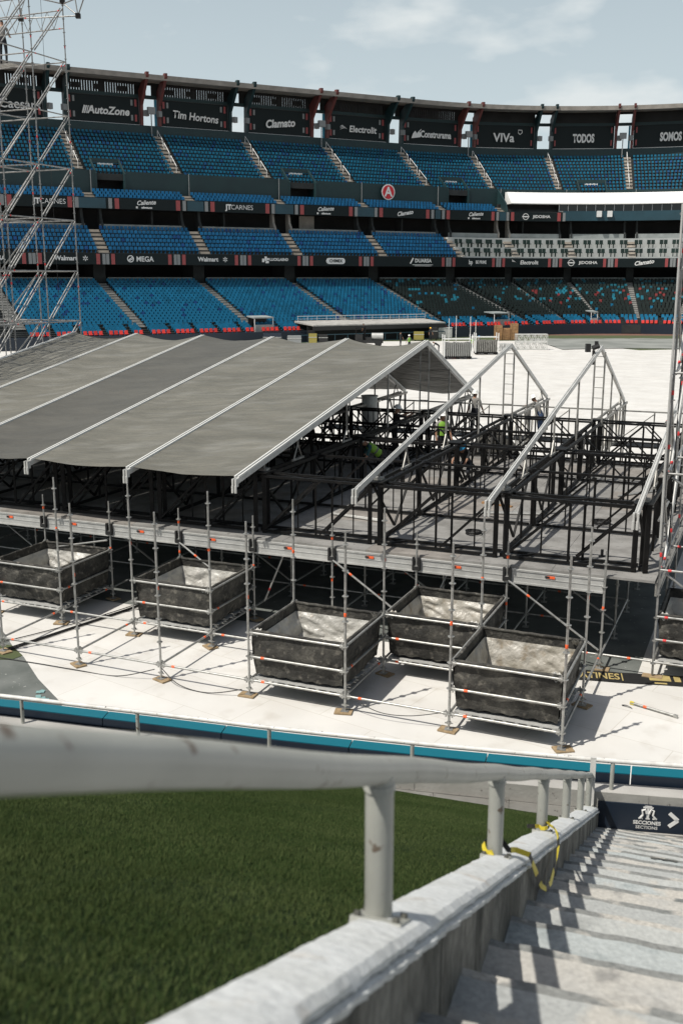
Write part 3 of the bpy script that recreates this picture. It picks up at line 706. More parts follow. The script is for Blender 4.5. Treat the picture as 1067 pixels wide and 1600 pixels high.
for i, up in ((1, 1), (3, 1), (5, 1)):
    led(W(i*G2, 2*G2-.06, 1.78), W((i+1)*G2, 2*G2-.06, .42), SC, name='diagonal_brace', r=.024, band=.5)
led(W(0*G2, 2*G2-.06, 1.6), W(-1*G2+.4, 2*G2-.06, 1.25), SC, name='diagonal_brace', band=0)
mbp = None
for (s, t, z0, par) in pads:
    if par is not SC: continue
    b = MB(); b.box((-.17,-.12,.0), (.17,.12,.028), 0, SM_(s+random.uniform(-.03,.03), t+random.uniform(-.03,.03), z0) @ Matrix.Rotation(random.uniform(-.6,.6), 4, 'Z'))
    b.build('sole_board', M_['wood_pad'], SC)

# ---- fabric bins with plastic liner, on steel planks
def smooth_noise(p, s): return mnoise.noise(Vector(p)*s)
def plank_mesh():
    mb = MB(); L = G2-.16
    mb.box((0,-.155,.062), (L,.155,.072))
    for k in range(22): mb.box((.05+k*.085,-.12,.0722), (.085+k*.085,.12,.0745))
    for y in (-.155, .135):
        mb.box((0,y,.045), (L,y+.02,.062)); mb.box((0,y,-.01), (L,y+.02,.008))
        for k in range(9): mb.box((.02+k*L/8.6,y,.008), (.085+k*L/8.6,y+.02,.045))
    return mb.mesh('steel_plank', M_['alu'])
PLANK = plank_mesh()
BL = ['black fabric bin with grey liner at the far left, its front dented and dusty', 'black fabric bin with grey liner right of the leftmost one, beside the cables', 'black fabric bin with crumpled silvery liner in the middle of the front row',
      'dusty fabric bin with pale liner behind and right of the middle one', 'black fabric bin with tan stained liner, nearest the camera at the right', 'black fabric bin cut by the right edge of the picture, half in shade']
def fabric_bin(s, t, idx, seed):
    S = G2-.10; s0, t0 = s+.05, t+.05
    B = thing('fabric_bin', W(s+G2/2, t+G2/2, NZ), BL[idx], 'bin', 'ballast bins hung in the front scaffold')
    ztop, zbot = NZ+1.0, NZ+.12
    def side(k, ins, zt, zb, amp, sc, taper, inward=False):
        cs = [(0,0),(1,0),(1,1),(0,1)]; a, b = cs[k], cs[(k+1)%4]
        def fn(u, v):
            x = a[0]+(b[0]-a[0])*u; y = a[1]+(b[1]-a[1])*u; w = v**1.5
            sag = .03*math.sin(math.pi*u)*(1-v)*0
            cx, cy = x-.5, y-.5; f = 1 - taper*w - ins
            nx, ny = (a[1]-b[1])*-1, (a[0]-b[0])*-1
            n = amp*mnoise.noise(Vector((u*sc+seed*3.1+k*7, v*sc*.7, seed))) * min(1, 6*v) + amp*1.1*(.35-abs(mnoise.noise(Vector((u*sc*1.3+v*1.7, v*sc*.6+k*3, seed+5)))))*min(1, 6*v)
            n += .014*mnoise.noise(Vector((u*11+seed, v*9, k)))*min(1, 6*v)
            if inward: n = -.8*abs(n) - .055*abs(math.sin(u*11 + k*2 + seed + 2.2*mnoise.noise(Vector((u*3, v*3, seed))) + v*2.5))*min(1, v*2)*(1-u*(1-u))
            n = min(n, .022)
            bul = (0 if inward else .02)*math.sin(math.pi*u)*math.sin(math.pi*min(1,v*1.05))
            px = s0 + S*(.5 + cx*f) + (b[1]-a[1])*(n+bul)*(1 if True else 0); py = t0 + S*(.5 + cy*f) - (b[0]-a[0])*(n+bul)
            return W(px, py, zt + (zb-zt)*v - .015*math.sin(u*40+seed)*(v>.9))
        return fn
    mb = MB()
    for k in range(4): mb.grid(side(k, 0, ztop+.02, zbot, .075, 2.4, .06), 34, 18)
    mb.grid(lambda u, v: W(s0+S*(.04+.92*u), t0+S*(.06+.88*v), zbot-.02*math.sin(u*9)*math.sin(v*7)), 10, 10)
    mb.build('fabric_shell', M_['geotextile'], B, smooth=True)
    mb = MB()                                    # folded cuff over the rim tubes, outside and inside
    for k in range(4): mb.grid(side(k, .028, ztop+.025, ztop-.17, .004, 5, .0), 20, 2)
    for k in range(4):
        cs = [(0,0),(1,0),(1,1),(0,1)]; a, b = cs[k], cs[(k+1)%4]
        mb.path([W(s0+S*(.5+(a[0]+(b[0]-a[0])*u-.5)*.992), t0+S*(.5+(a[1]+(b[1]-a[1])*u-.5)*.992), ztop+.022+.006*math.sin(u*31+seed)) for u in [q/12 for q in range(13)]], .034, 8)
    mb.build('cuff', M_['geotextile'], B, smooth=True)
    mb = MB()                                    # liner
    for k in range(4): mb.grid(side(k, .05+.01*random.random(), ztop-.15, zbot+.03, .14, 2.3, .09, True), 44, 24)
    mb.grid(lambda u, v: W(s0+S*(.07+.86*u), t0+S*(.07+.86*v), zbot+.05+.05*mnoise.noise(Vector((u*5+seed, v*5, 2)))), 14, 14)
    mb.build('plastic_liner', M_['liner_tan'] if idx in (3, 4) else M_['liner'], B, smooth=True)
    for q, (cs_, ct_) in enumerate(((1,0), (0,0), (1,1))):
        if (q + idx) % 3 == 2: continue
        mb = MB(); c0 = (s0+S*cs_, t0+S*ct_); e_ = -1 if cs_ else 1
        mb.grid(lambda u, v: W(c0[0]+e_*(.02+.17*u), c0[1]-.035+.10*v*(1 if ct_ == 0 else -1)-.012*math.sin(u*9), ztop+.06-.13*(1-v)*(.6+.4*math.sin(u*3.1))+.02*math.sin(u*13+idx)), 10, 5)
        mb.build('liner_tab', M_['liner'], B, smooth=True)
    for q in range(5): place('steel_plank', PLANK, SM_(s+.08, t+.2+q*.415, NZ-.02), B)
    return B
for k, (i, j) in enumerate(BINS): fabric_bin(i*G2, j*G2, k, k+1.3)

# ---- stage platform
ZD = 2.05
S0, S1, T0, T1 = -14.3, 13.42, 4.22, 18.3
ST = thing('stage_platform', W(0, 11, 0), 'raised grey stage deck with aluminium edge beams on scaffold legs', 'stage')
n_s = int(round((S1-S0)/G2)); ds = (S1-S0)/n_s; n_t = 11; dt = (T1-T0)/n_t
dm = {}
for i in range(n_s):
    for j in range(n_t):
        if i < 4 and j > 3: pass
        key = random.choice(['deck', 'deck', 'deck', 'deck2'])
        if key not in dm:
            mb = MB(); mb.box((.004,.004,-.05), (ds-.004, dt-.004, 0)); dm[key] = mb.mesh('deck_panel', M_[key])
        place('deck_panel', dm[key], SM_(S0+i*ds, T0+j*dt, ZD+random.uniform(-.002,.002)), ST)
def beam_mesh(L):
    mb = MB(); mb.box((.03,.0,-.37), (L-.03,.06,-.055))
    mb.box((.03,-.016,-.085), (L-.03,0,-.055)); mb.box((.03,-.016,-.37), (L-.03,0,-.33)); mb.box((.03,-.009,-.215), (L-.03,0,-.20))
    mb.box((.03,-.02,-.06), (L-.03,.25,-.0525))
    return mb.mesh('edge_beam', M_['alu'])
BM = beam_mesh(G2)
CL = MB(); CL.box((-.09,-.05,-.32), (-.045,.03,-.02)); CL.box((.045,-.05,-.32), (.09,.03,-.02)); CL.box((-.09,-.06,-.30), (.09,-.03,-.22)); CL = CL.mesh('beam_clamp', M_['black'])
for i in range(-7, 7):
    s = i*G2 + (0 if True else 0)
    if s + G2 > S1 + .95: continue
    o = place('edge_beam', BM if s + G2 <= S1+.01 else beam_mesh(S1 - s + .02), SM_(s, 4.16, ZD), ST)
    mb = MB(); mb.box((G2*.42,-.0215,-.175), (G2*.42+.16,-.012,-.12), 0, SM_(s, 4.16, ZD)); mb.box((G2*.42-.05,-.0225,-.17), (G2*.42+.05,-.012,-.125), 1, SM_(s, 4.16, ZD))
    mb.build('sticker', [M_['orange'], M_['black']], o)
    place('beam_clamp', CL, SM_(s, 4.13, ZD), ST)
for j in range(7):
    mb = MB(); t = T0 + j*G2; mb.box((.0,.03,-.33), (.06,G2-.03,-.055), 0, SM_(S1, t, ZD)); mb.box((.06,.03,-.06), (.10,G2-.03,.05), 0, SM_(S1, t, ZD)); mb.box((.06,.03,-.33), (.075,G2-.03,-.29), 0, SM_(S1, t, ZD))
    mb.build('edge_beam', M_['alu_dim'], ST)
for i in range(-6, 7):
    for j in range(3, 9):
        standard(i*G2, j*G2, 1.75, ST, spigot=False, pad=False)
for j in (3, 4):
    for i in range(-6, 6): led(W(i*G2, j*G2, .33), W((i+1)*G2, j*G2, .33), ST, band=.3)
    for i in range(-6, 7): led(W(i*G2, j*G2, .33), W(i*G2, (j-1)*G2, .33), ST, band=0)
for i in range(-5, 6, 2): led(W(i*G2, 3*G2, 1.7), W((i+1)*G2, 3*G2, .4), ST, name='diagonal_brace', band=.4, bandm=M_['red_dot'])
for i in (-3, -1, 2, 4): led(W(i*G2+.1, 2*G2+.3, .35), W(i*G2+.6, 2*G2+.5, 1.65), ST, name='diagonal_brace', band=.3, bandm=M_['red_dot'])

# ---- black steel trusses
COLS = [13.03 - 3.0*k for k in range(9)]; COLS.sort()
ZT, ZB = 3.47, 2.11
ordn = ['nearest the camera', 'second', 'third', 'fourth', 'fifth']
def long_truss(ts, name_label, m, zt=ZT, zb=ZB, s_from=-12.2, deck=True, lattice=False):
    T = thing('steel_truss', W(4, ts[0], zb), name_label, 'truss', 'long trusses carrying the tent roof')
    for t in ts:
        for a, b in zip(COLS[:-1], COLS[1:]):
            if b < s_from: continue
            bar('chord', W(a+.08, t, zt), W(b-.08, t, zt), .055, .06, m, T); bar('chord', W(a+.08, t, zb), W(b-.08, t, zb), .07, .06, m, T)
            mid = (a+b)/2
            for q in ((mid,) if t == ts[0] else (mid+.24,)): bar('post', W(q, t, zb+.035), W(q, t, zt-.05), .05, .05, m, T)
            if a > 0 and t > 5:
                for q in (a+(b-a)*.27, a+(b-a)*.76): bar('thin_post', W(q, t+.03, zb+.03), W(q, t+.03, zt-.03), .032, .032, m, T)
            if a > -6 or lattice:
                bar('diagonal', W(a+.15, t+.012, zb+.05), W(mid-.03, t+.012, zt-.06), .048, .048, m, T)
                bar('diagonal', W(mid+.1, t+.012, zb+.05), W(b-.15, t+.012, zt-.06), .048, .048, m, T)
                if lattice:
                    bar('diagonal', W(a+.15, t-.03, zt-.06), W(mid-.05, t-.03, zb+.05), .04, .04, m, T); bar('diagonal', W(b-.15, t-.03, zb+.06), W(mid+.05, t-.03, zt-.05), .04, .04, m, T); bar('rail', W(a+.06, t-.05, (zt+zb)/2+.1), W(b-.06, t-.05, (zt+zb)/2+.1), .035, .04, m, T)
    if len(ts) > 1:
        for a, b in zip(COLS[:-1], COLS[1:]):
            for q, r in ((a+.55, b-1.9), (a+1.9, b-.5)):
                bar('tie', W(q-.2, ts[0]+.04, zb+.002), W(q+.1, ts[1]-.04, zb+.002), .06, .05, m, T)
            bar('tie', W((a+b)/2-.3, ts[0]+.04, zt+.002), W((a+b)/2+.3, ts[1]-.04, zt+.002), .05, .04, m, T)
            bar('brace', W(a+.1, ts[1]-.03, zt+.01), W((a+b)/2-.3, ts[0]+.03, zt+.01), .05, .03, m, T)
    return T
BK = M_['black_steel']
long_truss((4.72, 5.15), 'double black steel truss along the front edge of the deck', BK)
long_truss((7.93,), 'single black steel truss line just behind the front double truss', BK)
long_truss((10.98, 11.42), 'double black steel truss line across the middle of the deck', BK)
long_truss((14.3,), 'single black steel truss line behind the middle double truss', BK, lattice=True)
long_truss((17.4, 17.95), 'double black steel truss line under the tent ridge', BK, lattice=True)
# cross trusses with columns, one for each rafter line
cl = ['leftmost', 'second', 'third', 'fourth', 'fifth', 'sixth', 'seventh', 'eighth', 'rightmost']
TL = [4.72, 7.93, 10.98, 14.3, 17.4, 20.5, 23.7]
for k, s in enumerate(COLS):
    T = thing('cross_truss', W(s, 11, ZB), ('black cross truss with thick columns under the %s roof rafter' % cl[k]) if k < 8 else 'black cross truss with thick columns at the right end of the deck', 'truss', 'cross trusses under the rafters')
    for a, b in zip(TL[:-1], TL[1:]):
        back = a > 17; m = M_['alu_dim'] if back else BK
        zb = ZB if not back else 2.2
        for o_ in (-.13, .13):
            bar('chord', W(s+o_, a+.1, ZT+.001), W(s+o_, b-.1, ZT+.001), .06, .08, m, T)
        bar('chord', W(s, a+.1, zb), W(s, b-.1, zb), .07, .07, m, T)
        n = 2 if a < 14 else 4
        for q in range(n):
            x0, x1 = a+.15+(b-a-.3)*q/n, a+.15+(b-a-.3)*(q+1)/n
            if q % 2 == 0: bar('diagonal', W(s-.09, x0, ZT-.05), W(s-.09, x1, zb+.05), .05, .05, m, T)
            else: bar('diagonal', W(s-.09, x0, zb+.05), W(s-.09, x1, ZT-.05), .05, .05, m, T)
            bar('post', W(s+.09, x1, zb+.03), W(s+.09, x1, ZT-.04), .05, .05, m, T)
    for t in TL:
        back = t > 18; zz = 0.0 if back else ZD
        dbl = t in (4.72, 10.98, 17.4)
        for o_ in ((-.12, .12) if dbl else (0,)):
            bar('column', W(s+o_, t + (.02 if dbl else 0), zz+.01), W(s+o_, t + (.02 if dbl else 0), ZT+.06), .075 if not back else .06, .10 if not back else .06, BK if not back else M_['alu_dim'], T)
        if dbl:
            [bar('column', W(s+o_, t+.44, zz+.01), W(s+o_, t+.44, ZT+.06), .075, .10, BK, T) for o_ in (.0,)]
            bar('cap_plate', W(s-.2, t+.22, ZT+.075), W(s+.2, t+.22, ZT+.075), .54, .02, BK, T)
# far light rail behind the deck
T = thing('guard_rail', W(5, 20.5, 0), 'thin grey guard rail line beyond the back edge of the stage deck', 'rail')
for a, b in zip(COLS[:-1], COLS[1:]):
    bar('top_rail', W(a, 20.5, 3.52), W(b, 20.5, 3.52), .045, .05, M_['alu_dim'], T); bar('post', W((a+b)/2, 20.5, .0), W((a+b)/2, 20.5, 3.5), .04, .04, M_['alu_dim'], T)
    bar('brace', W((a+b)/2, 20.47, 3.45), W(a+.1, 20.47, 2.3), .035, .035, M_['alu_dim'], T)
# walkway the riggers stand on
T = thing('walkway', W(5, 22.2, 0), 'narrow dark plank walkway on thin legs behind the stage', 'walkway')
for k in range(7):
    mb = MB(); mb.box((.01,-.4,-.06), (2.05,.4,0), 0, SM_(-2+k*2.07, 22.3, 2.05)); mb.build('plank', M_['black_steel'], T)
    for dt_ in (-.35, .35): tube('leg', W(-2+k*2.07+.05, 22.3+dt_, 0), W(-2+k*2.07+.05, 22.3+dt_, 1.99), .024, M_['steel'], T)

# ---- rafters
EAVE = (3.6, 3.55); RIDGE = (17.4, 5.93); BACK = (23.7, 3.52)
M_['rib_white'] = mat('white_keder_rail', (.66,.66,.63), .5)
def rafter(s, k):
    nm = ('bare rafter frame with ladder post, %s of the three uncovered ones' % {6: 'leftmost', 7: 'second', 8: 'rightmost'}[k]) if k > 5 else ('white rafter rail at the open gable end of the tent' if k == 5 else 'white rafter rail between the tent panels, %s from the left' % ['first', 'second', 'third', 'fourth', 'fifth'][k])
    T = thing('rafter_frame', W(s, 17.4, ZT), nm, 'rafter', 'aluminium rafter frames of the tent')
    for nm2, a, b in (('front_rail', EAVE, RIDGE), ('back_rail', RIDGE, BACK)):
        bar(nm2, W(s, a[0], a[1]), W(s, b[0], b[1]), .10 if k < 6 else .085, .13 if k < 6 else .11, M_['alu_rail'], T)
        for o_ in ((-.048, .048) if k < 6 else (-.028, .028)):
            bar('keder_rib', W(s+o_, a[0], a[1]+(.085 if k < 6 else .06)), W(s+o_, b[0], b[1]+(.085 if k < 6 else .06)), .032 if k < 6 else .02, .05 if k < 6 else .03, M_['rib_white'] if k < 6 else M_['alu_rail'], T)
    zf = lambda t: EAVE[1] + (RIDGE[1]-EAVE[1])*(t-EAVE[0])/(RIDGE[0]-EAVE[0]) if t < RIDGE[0] else RIDGE[1] + (BACK[1]-RIDGE[1])*(t-RIDGE[0])/(BACK[0]-RIDGE[0])
    mb = MB()                                     # foot bracket
    for o_ in (-.04, .04): mb.box((o_-.018,-.14,-.13), (o_+.018,-.02,.06), 0, SM_(s, EAVE[0], EAVE[1])); mb.tube(W(s+o_, EAVE[0]-.13, EAVE[1]-.27), W(s+o_, EAVE[0]-.13, EAVE[1]-.1), .03, 8)
    mb.build('foot_bracket', M_['alu_rail'], T)
    if k >= 4:
        mb = MB(); mb.bar(W(s, 5.0, ZT+.08), W(s, 5.0, zf(5.0)-.06), .05); mb.box((-.1,-.1,0), (.1,.1,.06), 0, SM_(s, 5.0, ZT+.085)); mb.build('short_prop', M_['alu_dim'], T)
        for t in (6.9, 10.2, 22.6):                      # propped on A-shaped feet
            zt = zf(t); mb = MB(); mb.tube(W(s, t, ZT+.42), W(s, t, zt-.05), .028, 8)
            mb.tube(W(s, t-.26, ZT+.06), W(s, t, ZT+.45), .022, 6); mb.tube(W(s, t+.26, ZT+.06), W(s, t, ZT+.45), .022, 6); mb.bar(W(s, t-.34, ZT+.07), W(s, t+.34, ZT+.07), .05)
            mb.build('prop', M_['alu_dim'], T)
        for t in (13.6, 20.2): tube('pole', W(s, t, ZT-.6), W(s, t, zf(t)-.05), .03, M_['alu_dim'], T, 8)
        L = MB()
        for o_ in (-.16, .16): L.bar(W(s+o_, 17.25, ZT-.1), W(s+o_, 17.25, zf(17.25)-.1), .035, .05)
        z = ZT+.15
        while z < zf(17.25)-.2: L.bar(W(s-.16, 17.25, z), W(s+.16, 17.25, z), .02); z += .34
        L.build('ladder_post', M_['alu_dim'], T)
    return T
for k, s in enumerate(COLS): rafter(s, k)
# black clamp lamp on the second bare rafter
p = W(COLS[7]-.06, 16.3, 5.86)
mb = MB(); mb.box((-.14,-.1,.0), (.0,.1,.26), 0, Matrix.Translation(p + Vector((-.12,0,0)))); mb.tube(p + Vector((-.05,0,.12)), p + Vector((.16,0,.2)), .08, 8); mb.box((-.04,-.05,-.4), (.03,.05,.05), 0, Matrix.Translation(p)); mb.box((.02,-.04,.1), (.12,.05,.34), 0, Matrix.Translation(p))
tag(mb.build('clamp_motor', M_['black']), 'small black motor clamped near the peak of a bare rafter', 'motor')

# ---- tent membranes
PN = ['leftmost tent membrane panel, crossed by the shadow of the tower', 'pale grey tent membrane panel second from the left', 'darker brownish grey tent membrane panel in the middle', 'pale grey tent membrane panel with a white patch at its eave', 'rightmost tent membrane panel at the open gable']
def membrane(k):
    a, b = COLS[k]+.085, COLS[k+1]-.085
    T = thing('roof_membrane', W((a+b)/2, 11, 3.3), PN[k], 'tent panel', 'membrane panels of the tent roof')
    m = M_['membrane_dark'] if k == 2 else M_['membrane']
    for nm, A, B, n in (('front_slope', (EAVE[0]+.12, EAVE[1]+.09), (RIDGE[0], RIDGE[1]+.09), 70), ('back_slope', (RIDGE[0], RIDGE[1]+.09), (BACK[0]-.1, BACK[1]+.09), 34)):
        def fn(u, v):
            t = A[0]+(B[0]-A[0])*v; z = A[1]+(B[1]-A[1])*v; s = a+(b-a)*u
            edge = max(0, 1-abs(t-RIDGE[0])/2.2)
            sag = 4*u*(1-u)*((.10*min(1, .35+v*5) if nm == 'front_slope' else .10) + .13*edge**1.5 + .05*math.sin(v*2.5+k)*min(1, v*5))
            ends = min(1, 5*u, 5*(1-u))
            wr = (.035*mnoise.noise(Vector((s*.9 + t*.3, t*1.1, k))) + .022*(.4-abs(mnoise.noise(Vector((s*.8+t*.25, t*2.3, k+9))))) + .016*(.4-abs(mnoise.noise(Vector((s*1.9-t*.5, t*3.1, k+4))))))*ends
            fl = .02*math.sin(math.pi*u)*max(0, 1-v*14) if nm == 'front_slope' else 0
            return W(s, t - 3*fl, z - sag + wr - fl)
        mb = MB(); mb.grid(fn, 30, n*2); o = mb.build(nm, m, T, smooth=True)
    if k == 3:
        mb = MB(); mb.box((-.14,-.1,0), (.14,.1,.012), 0, SM_(a+.75, 4.95, EAVE[1]+.14) @ Matrix.Rotation(R(10), 4, 'X')); mb.build('patch', M_['white'], T)
    return T
for k in range(5): membrane(k)

# ================================================================== SCAFFOLD TOWERS
def tower_std(s, t, z0, z1, parent, r=.0255, bands=()):
    """one tall standard with rosettes every half metre"""
    mb = MB(); mb.tube(W(s,t,z0), W(s,t,z1), r, 8)
    z = .3
    while z < z1-.05:
        if z > z0: mb.tube(W(s,t,z-.008), W(s,t,z+.008), .058, 8)
        z += .5
    o = mb.build('standard', M_['tower_steel'], parent)
    for bz in bands: tube('marker_band', W(s,t,bz), W(s,t,bz+.09), r*1.12, M_['red_dot'], o)
    return o
def tled(a, b, parent, name='ledger', r=.0255, m=None, two=False):
    a = Vector(a); b = Vector(b); d = (b-a).normalized(); o = tube(name, a, b, r, m or M_['tower_steel'], parent)
    if random.random() < .4: tube('marker_band', a + d*.16, a + d*.23, r*1.07, M_['red_dot'], o)
    if two: tube('marker_band', b - d*.24, b - d*.14, r*1.1, M_['red_dot'], o)
    return o
LT = thing('scaffold_tower', W(-14.3, 17.4, 0), 'tall galvanised scaffold tower with doubled diagonals at the left edge', 'scaffold')
SS = [-12.2, -14.27, -16.34]; TT = [4.98, 7.05, 9.12, 11.19, 13.26, 15.33, 17.4, 19.47]
LV = [16.68 - 2.06*k for k in range(8)]
for s in SS:
    for t in TT:
        tower_std(s, t, 0, 18.9 if t > 16 else 17.2, LT, bands=[3.0+random.random(), 7.2+random.random()*1.5, 10.9+random.random(), 13.5+random.random(), 17.2])
for z in LV:
    for s in SS:
        for t0, t1 in zip(TT[:-1], TT[1:]):
            tled(W(s, t0, z), W(s, t1, z), LT)
    for t in TT:
        for s0, s1 in zip(SS[:-1], SS[1:]):
            tled(W(s0, t, z), W(s1, t, z), LT)
for z in [18.74] + LV:
    for s in (-12.2, -14.27):
        for o_ in ((-.07, .07) if s == -12.2 else (.06,)):
            for t1, t0 in zip(TT[::-1][:-1], TT[::-1][1:]):
                if z - 2.06 < .3: continue
                tled(W(s+o_, t1-.08, z-.05), W(s+o_, t0+.08, z-2.06+.08), LT, 'diagonal_brace', two=False)
    if z < 17 and z > 2.5: tled(W(-14.27, 19.47+.06, z), W(-16.34, 19.47+.06, z-2.0), LT, 'diagonal_brace', two=False)
# lattice girders near the top
for t in (19.47, 17.4):
    tled(W(-12.2, t, 18.62), W(-16.34, t, 18.62), LT, 'girder_chord'); tled(W(-12.2, t, 17.95), W(-16.34, t, 17.95), LT, 'girder_chord')
    for k in range(6):
        s = -12.35 - k*.65; tube('girder_web', W(s, t, 18.6), W(s-.33, t, 17.97), .014, M_['steel'], LT, 6); tube('girder_web', W(s-.33, t, 17.97), W(s-.62, t, 18.6), .014, M_['steel'], LT, 6)
tled(W(-12.2,19.47,18.85), W(-10.2,19.0,19.05), LT, 'arm_chord'); tled(W(-12.2,19.47,18.9), W(-11.35,19.3,18.3), LT, 'arm_chord'); tled(W(-13.6,18.6,18.25), W(-11.35,19.3,18.3), LT, 'arm_chord')
tled(W(-13.2,18.2,18.9), W(-10.2,18.7,19.1), LT, 'arm_chord'); tube('arm_web', W(-11.35,19.3,18.3), W(-11.4,19.2,19.1), .024, M_['steel'], LT); tled(W(-11.35,19.3,18.3), W(-10.7,19.1,19.2), LT, 'arm_web')
tled(W(-13.6,18.6,18.25), W(-13.5,18.4,19.2), LT, 'arm_web'); tled(W(-14.3,18.2,19.3), W(-12.2,19.4,18.85), LT, 'arm_web')
for p in (W(-12.2,19.47,18.95), W(-11.35,19.3,18.3), W(-10.2,19.0,19.05), W(-13.6,18.6,18.25), W(-13.2,18.2,18.95)):
    mb = MB(); mb.box((-.09,-.09,-.09), (.09,.09,.09), 0, Matrix.Translation(p)); mb.build('coupler', M_['black_steel'], LT)
for s in (-13.05, -15.6): tube('lifting_rope', W(s, 19.2, 4), W(s, 19.2, 19.4), .008, M_['cable'], LT, 5)
for s in (-16.3, -15.3): 
    mb = MB(); mb.box((0,-.25,-.05), (.98,.25,0), 0, SM_(s, 19.1, 16.72)); mb.build('plank', M_['alu_dim'], LT)

RT = thing('scaffold_tower', W(14.5, 5.2, 0), 'galvanised scaffold tower rising at the right edge beside the deck', 'scaffold')
for s in (13.5, 15.57):
    for t in (4.14, 6.21, 8.28):
        tower_std(s, t, 0 if t > 4.2 else .05, 12.5, RT, .0245, bands=[2.5+.2*random.random(), 4.6+.3*random.random(), 5.9, 8.6])
for z in (.33, 2.33, 4.33, 6.33, 8.33, 10.33):
    for t in (4.14, 6.21, 8.28): tled(W(13.5, t, z), W(15.57, t, z), RT)
    for t in (4.14, 6.21):
        for s in (13.5, 15.57):
            if .5 < z < 2 : continue
            tled(W(s, t, z), W(s, t+2.07, z), RT)
for z0 in (2.33, 4.33, 6.33, 8.33):
    tled(W(13.56, 4.2, z0+.05), W(13.56, 6.15, z0+1.95), RT, 'diagonal_brace', m=M_['alu']); tled(W(13.45, 6.27, z0+.05), W(13.45, 8.2, z0+1.95), RT, 'diagonal_brace')
    tled(W(13.6, 4.2, z0-.08), W(15.4, 4.2, z0-1.3), RT, 'diagonal_brace'); tled(W(13.44, 6.15, z0+.06), W(13.44, 4.2, z0+1.94), RT, 'diagonal_brace'); tled(W(13.4, 4.25, z0+1.0), W(13.4, 6.2, z0+1.0), RT, 'guard_tube')
tube('top_tube', W(13.47, 4.05, 2.9), W(13.44, 4.07, 9.5), .024, M_['alu'], RT)
mb = MB(); mb.path([W(13.62, 4.3+.1*math.sin(z*2), z) for z in [9.2-.35*k for k in range(19)]] , .014, 6); mb.build('cable', M_['cable'], RT)
mb = MB(); mb.box((-.2,-.1,.0), (.2,.1,.03), 0, SM_(13.5, 4.14, .0)); mb.build('sole_board', M_['wood_pad'], RT)
for z in (NZ+.5, NZ+1.0):
    tled(W(13.5, 4.14, z), W(15.57, 4.14, z), RT); tled(W(13.5, 6.21, z), W(15.57, 6.21, z), RT)
fabric_bin(13.5, 4.14, 5, 9.7)
led(W(12.42, 4.14, .34), W(13.5, 4.14, .34), SC, band=.5)

# ================================================================== NEAR STAND: stair, kerb wall, rails, turf slope
NP = Vector((.07, 1.93)); NG = Vector((.310, .951)).normalized(); NW = Vector((.951, -.310)).normalized(); SL = .498
def N(a, b, z): q = NP + NG*a + NW*b; return Vector((q.x, q.y, z))
def NM(a, b, z=0.): p = N(a, b, z); return Matrix(((NW.x, NG.x, 0, p.x), (NW.y, NG.y, 0, p.y), (0,0,1,z), (0,0,0,1)))
M_['rail_paint'] = mat('cream_rail_paint', (.37,.375,.34), .42, 0., (.31,.315,.285), 5., 4., .4, .7, col3=(.13,.10,.075), scale3=19., lo3=.64, hi3=.68, bump=.15, bscale=60., bdist=.004)
M_['kerb'] = mat('whitewashed_concrete', (.58,.595,.59), .85, 0., (.51,.52,.505), 5., 7., .42, .70, bump=.35, bscale=26., bdist=.02, col3=(.42,.37,.31), scale3=7., lo3=.62, hi3=.80, fine=(48.,.14))
M_['kerb_side'] = mat('stained_shaded_concrete', (.20,.195,.172), .9, 0., (.07,.07,.06), 3.2, 8., .36, .66, bump=.8, bscale=14., bdist=.03, stretch=(1.2,1.2,.7), col3=(.025,.028,.024), scale3=3.6, lo3=.55, hi3=.68, fine=(26.,.4))  # stains, over a base darkened to paint the shade of this side
M_['step'] = mat('worn_painted_concrete', (.375,.385,.37), .85, 0., (.42,.40,.36), 3.4, 9., .53, .60, bump=.6, bscale=34., bdist=.012, col3=(.24,.25,.24), scale3=5.2, lo3=.55, hi3=.74, fine=(60.,.15))
M_['step_b'] = mat('worn_blue_painted_concrete', (.35,.375,.37), .85, 0., (.42,.40,.36), 2.8, 9., .55, .62, bump=.6, bscale=34., bdist=.012, col3=(.22,.25,.25), scale3=6.4, lo3=.54, hi3=.72, fine=(60.,.16))
M_['nosing'] = mat('worn_shaded_nosing', (.20,.205,.195), .9, 0., (.42,.40,.36), 5., 8., .50, .57, bump=.6, bscale=40., bdist=.012, col3=(.13,.14,.135), scale3=9., lo3=.58, hi3=.7, fine=(50.,.25))  # beige wear on a dark base that paints the shadow line of each edge
M_['step_dark'] = mat('damp_patch', (.10,.10,.085), .9, 0., (.05,.05,.045), 9., 5.)
M_['block'] = mat('painted_block_wall', (.37,.365,.335), .85, 0., (.28,.275,.25), 2.5, 6., .35, .65, bump=.3, bscale=30., bdist=.01, col3=(.14,.13,.12), scale3=20., lo3=.66, hi3=.74)
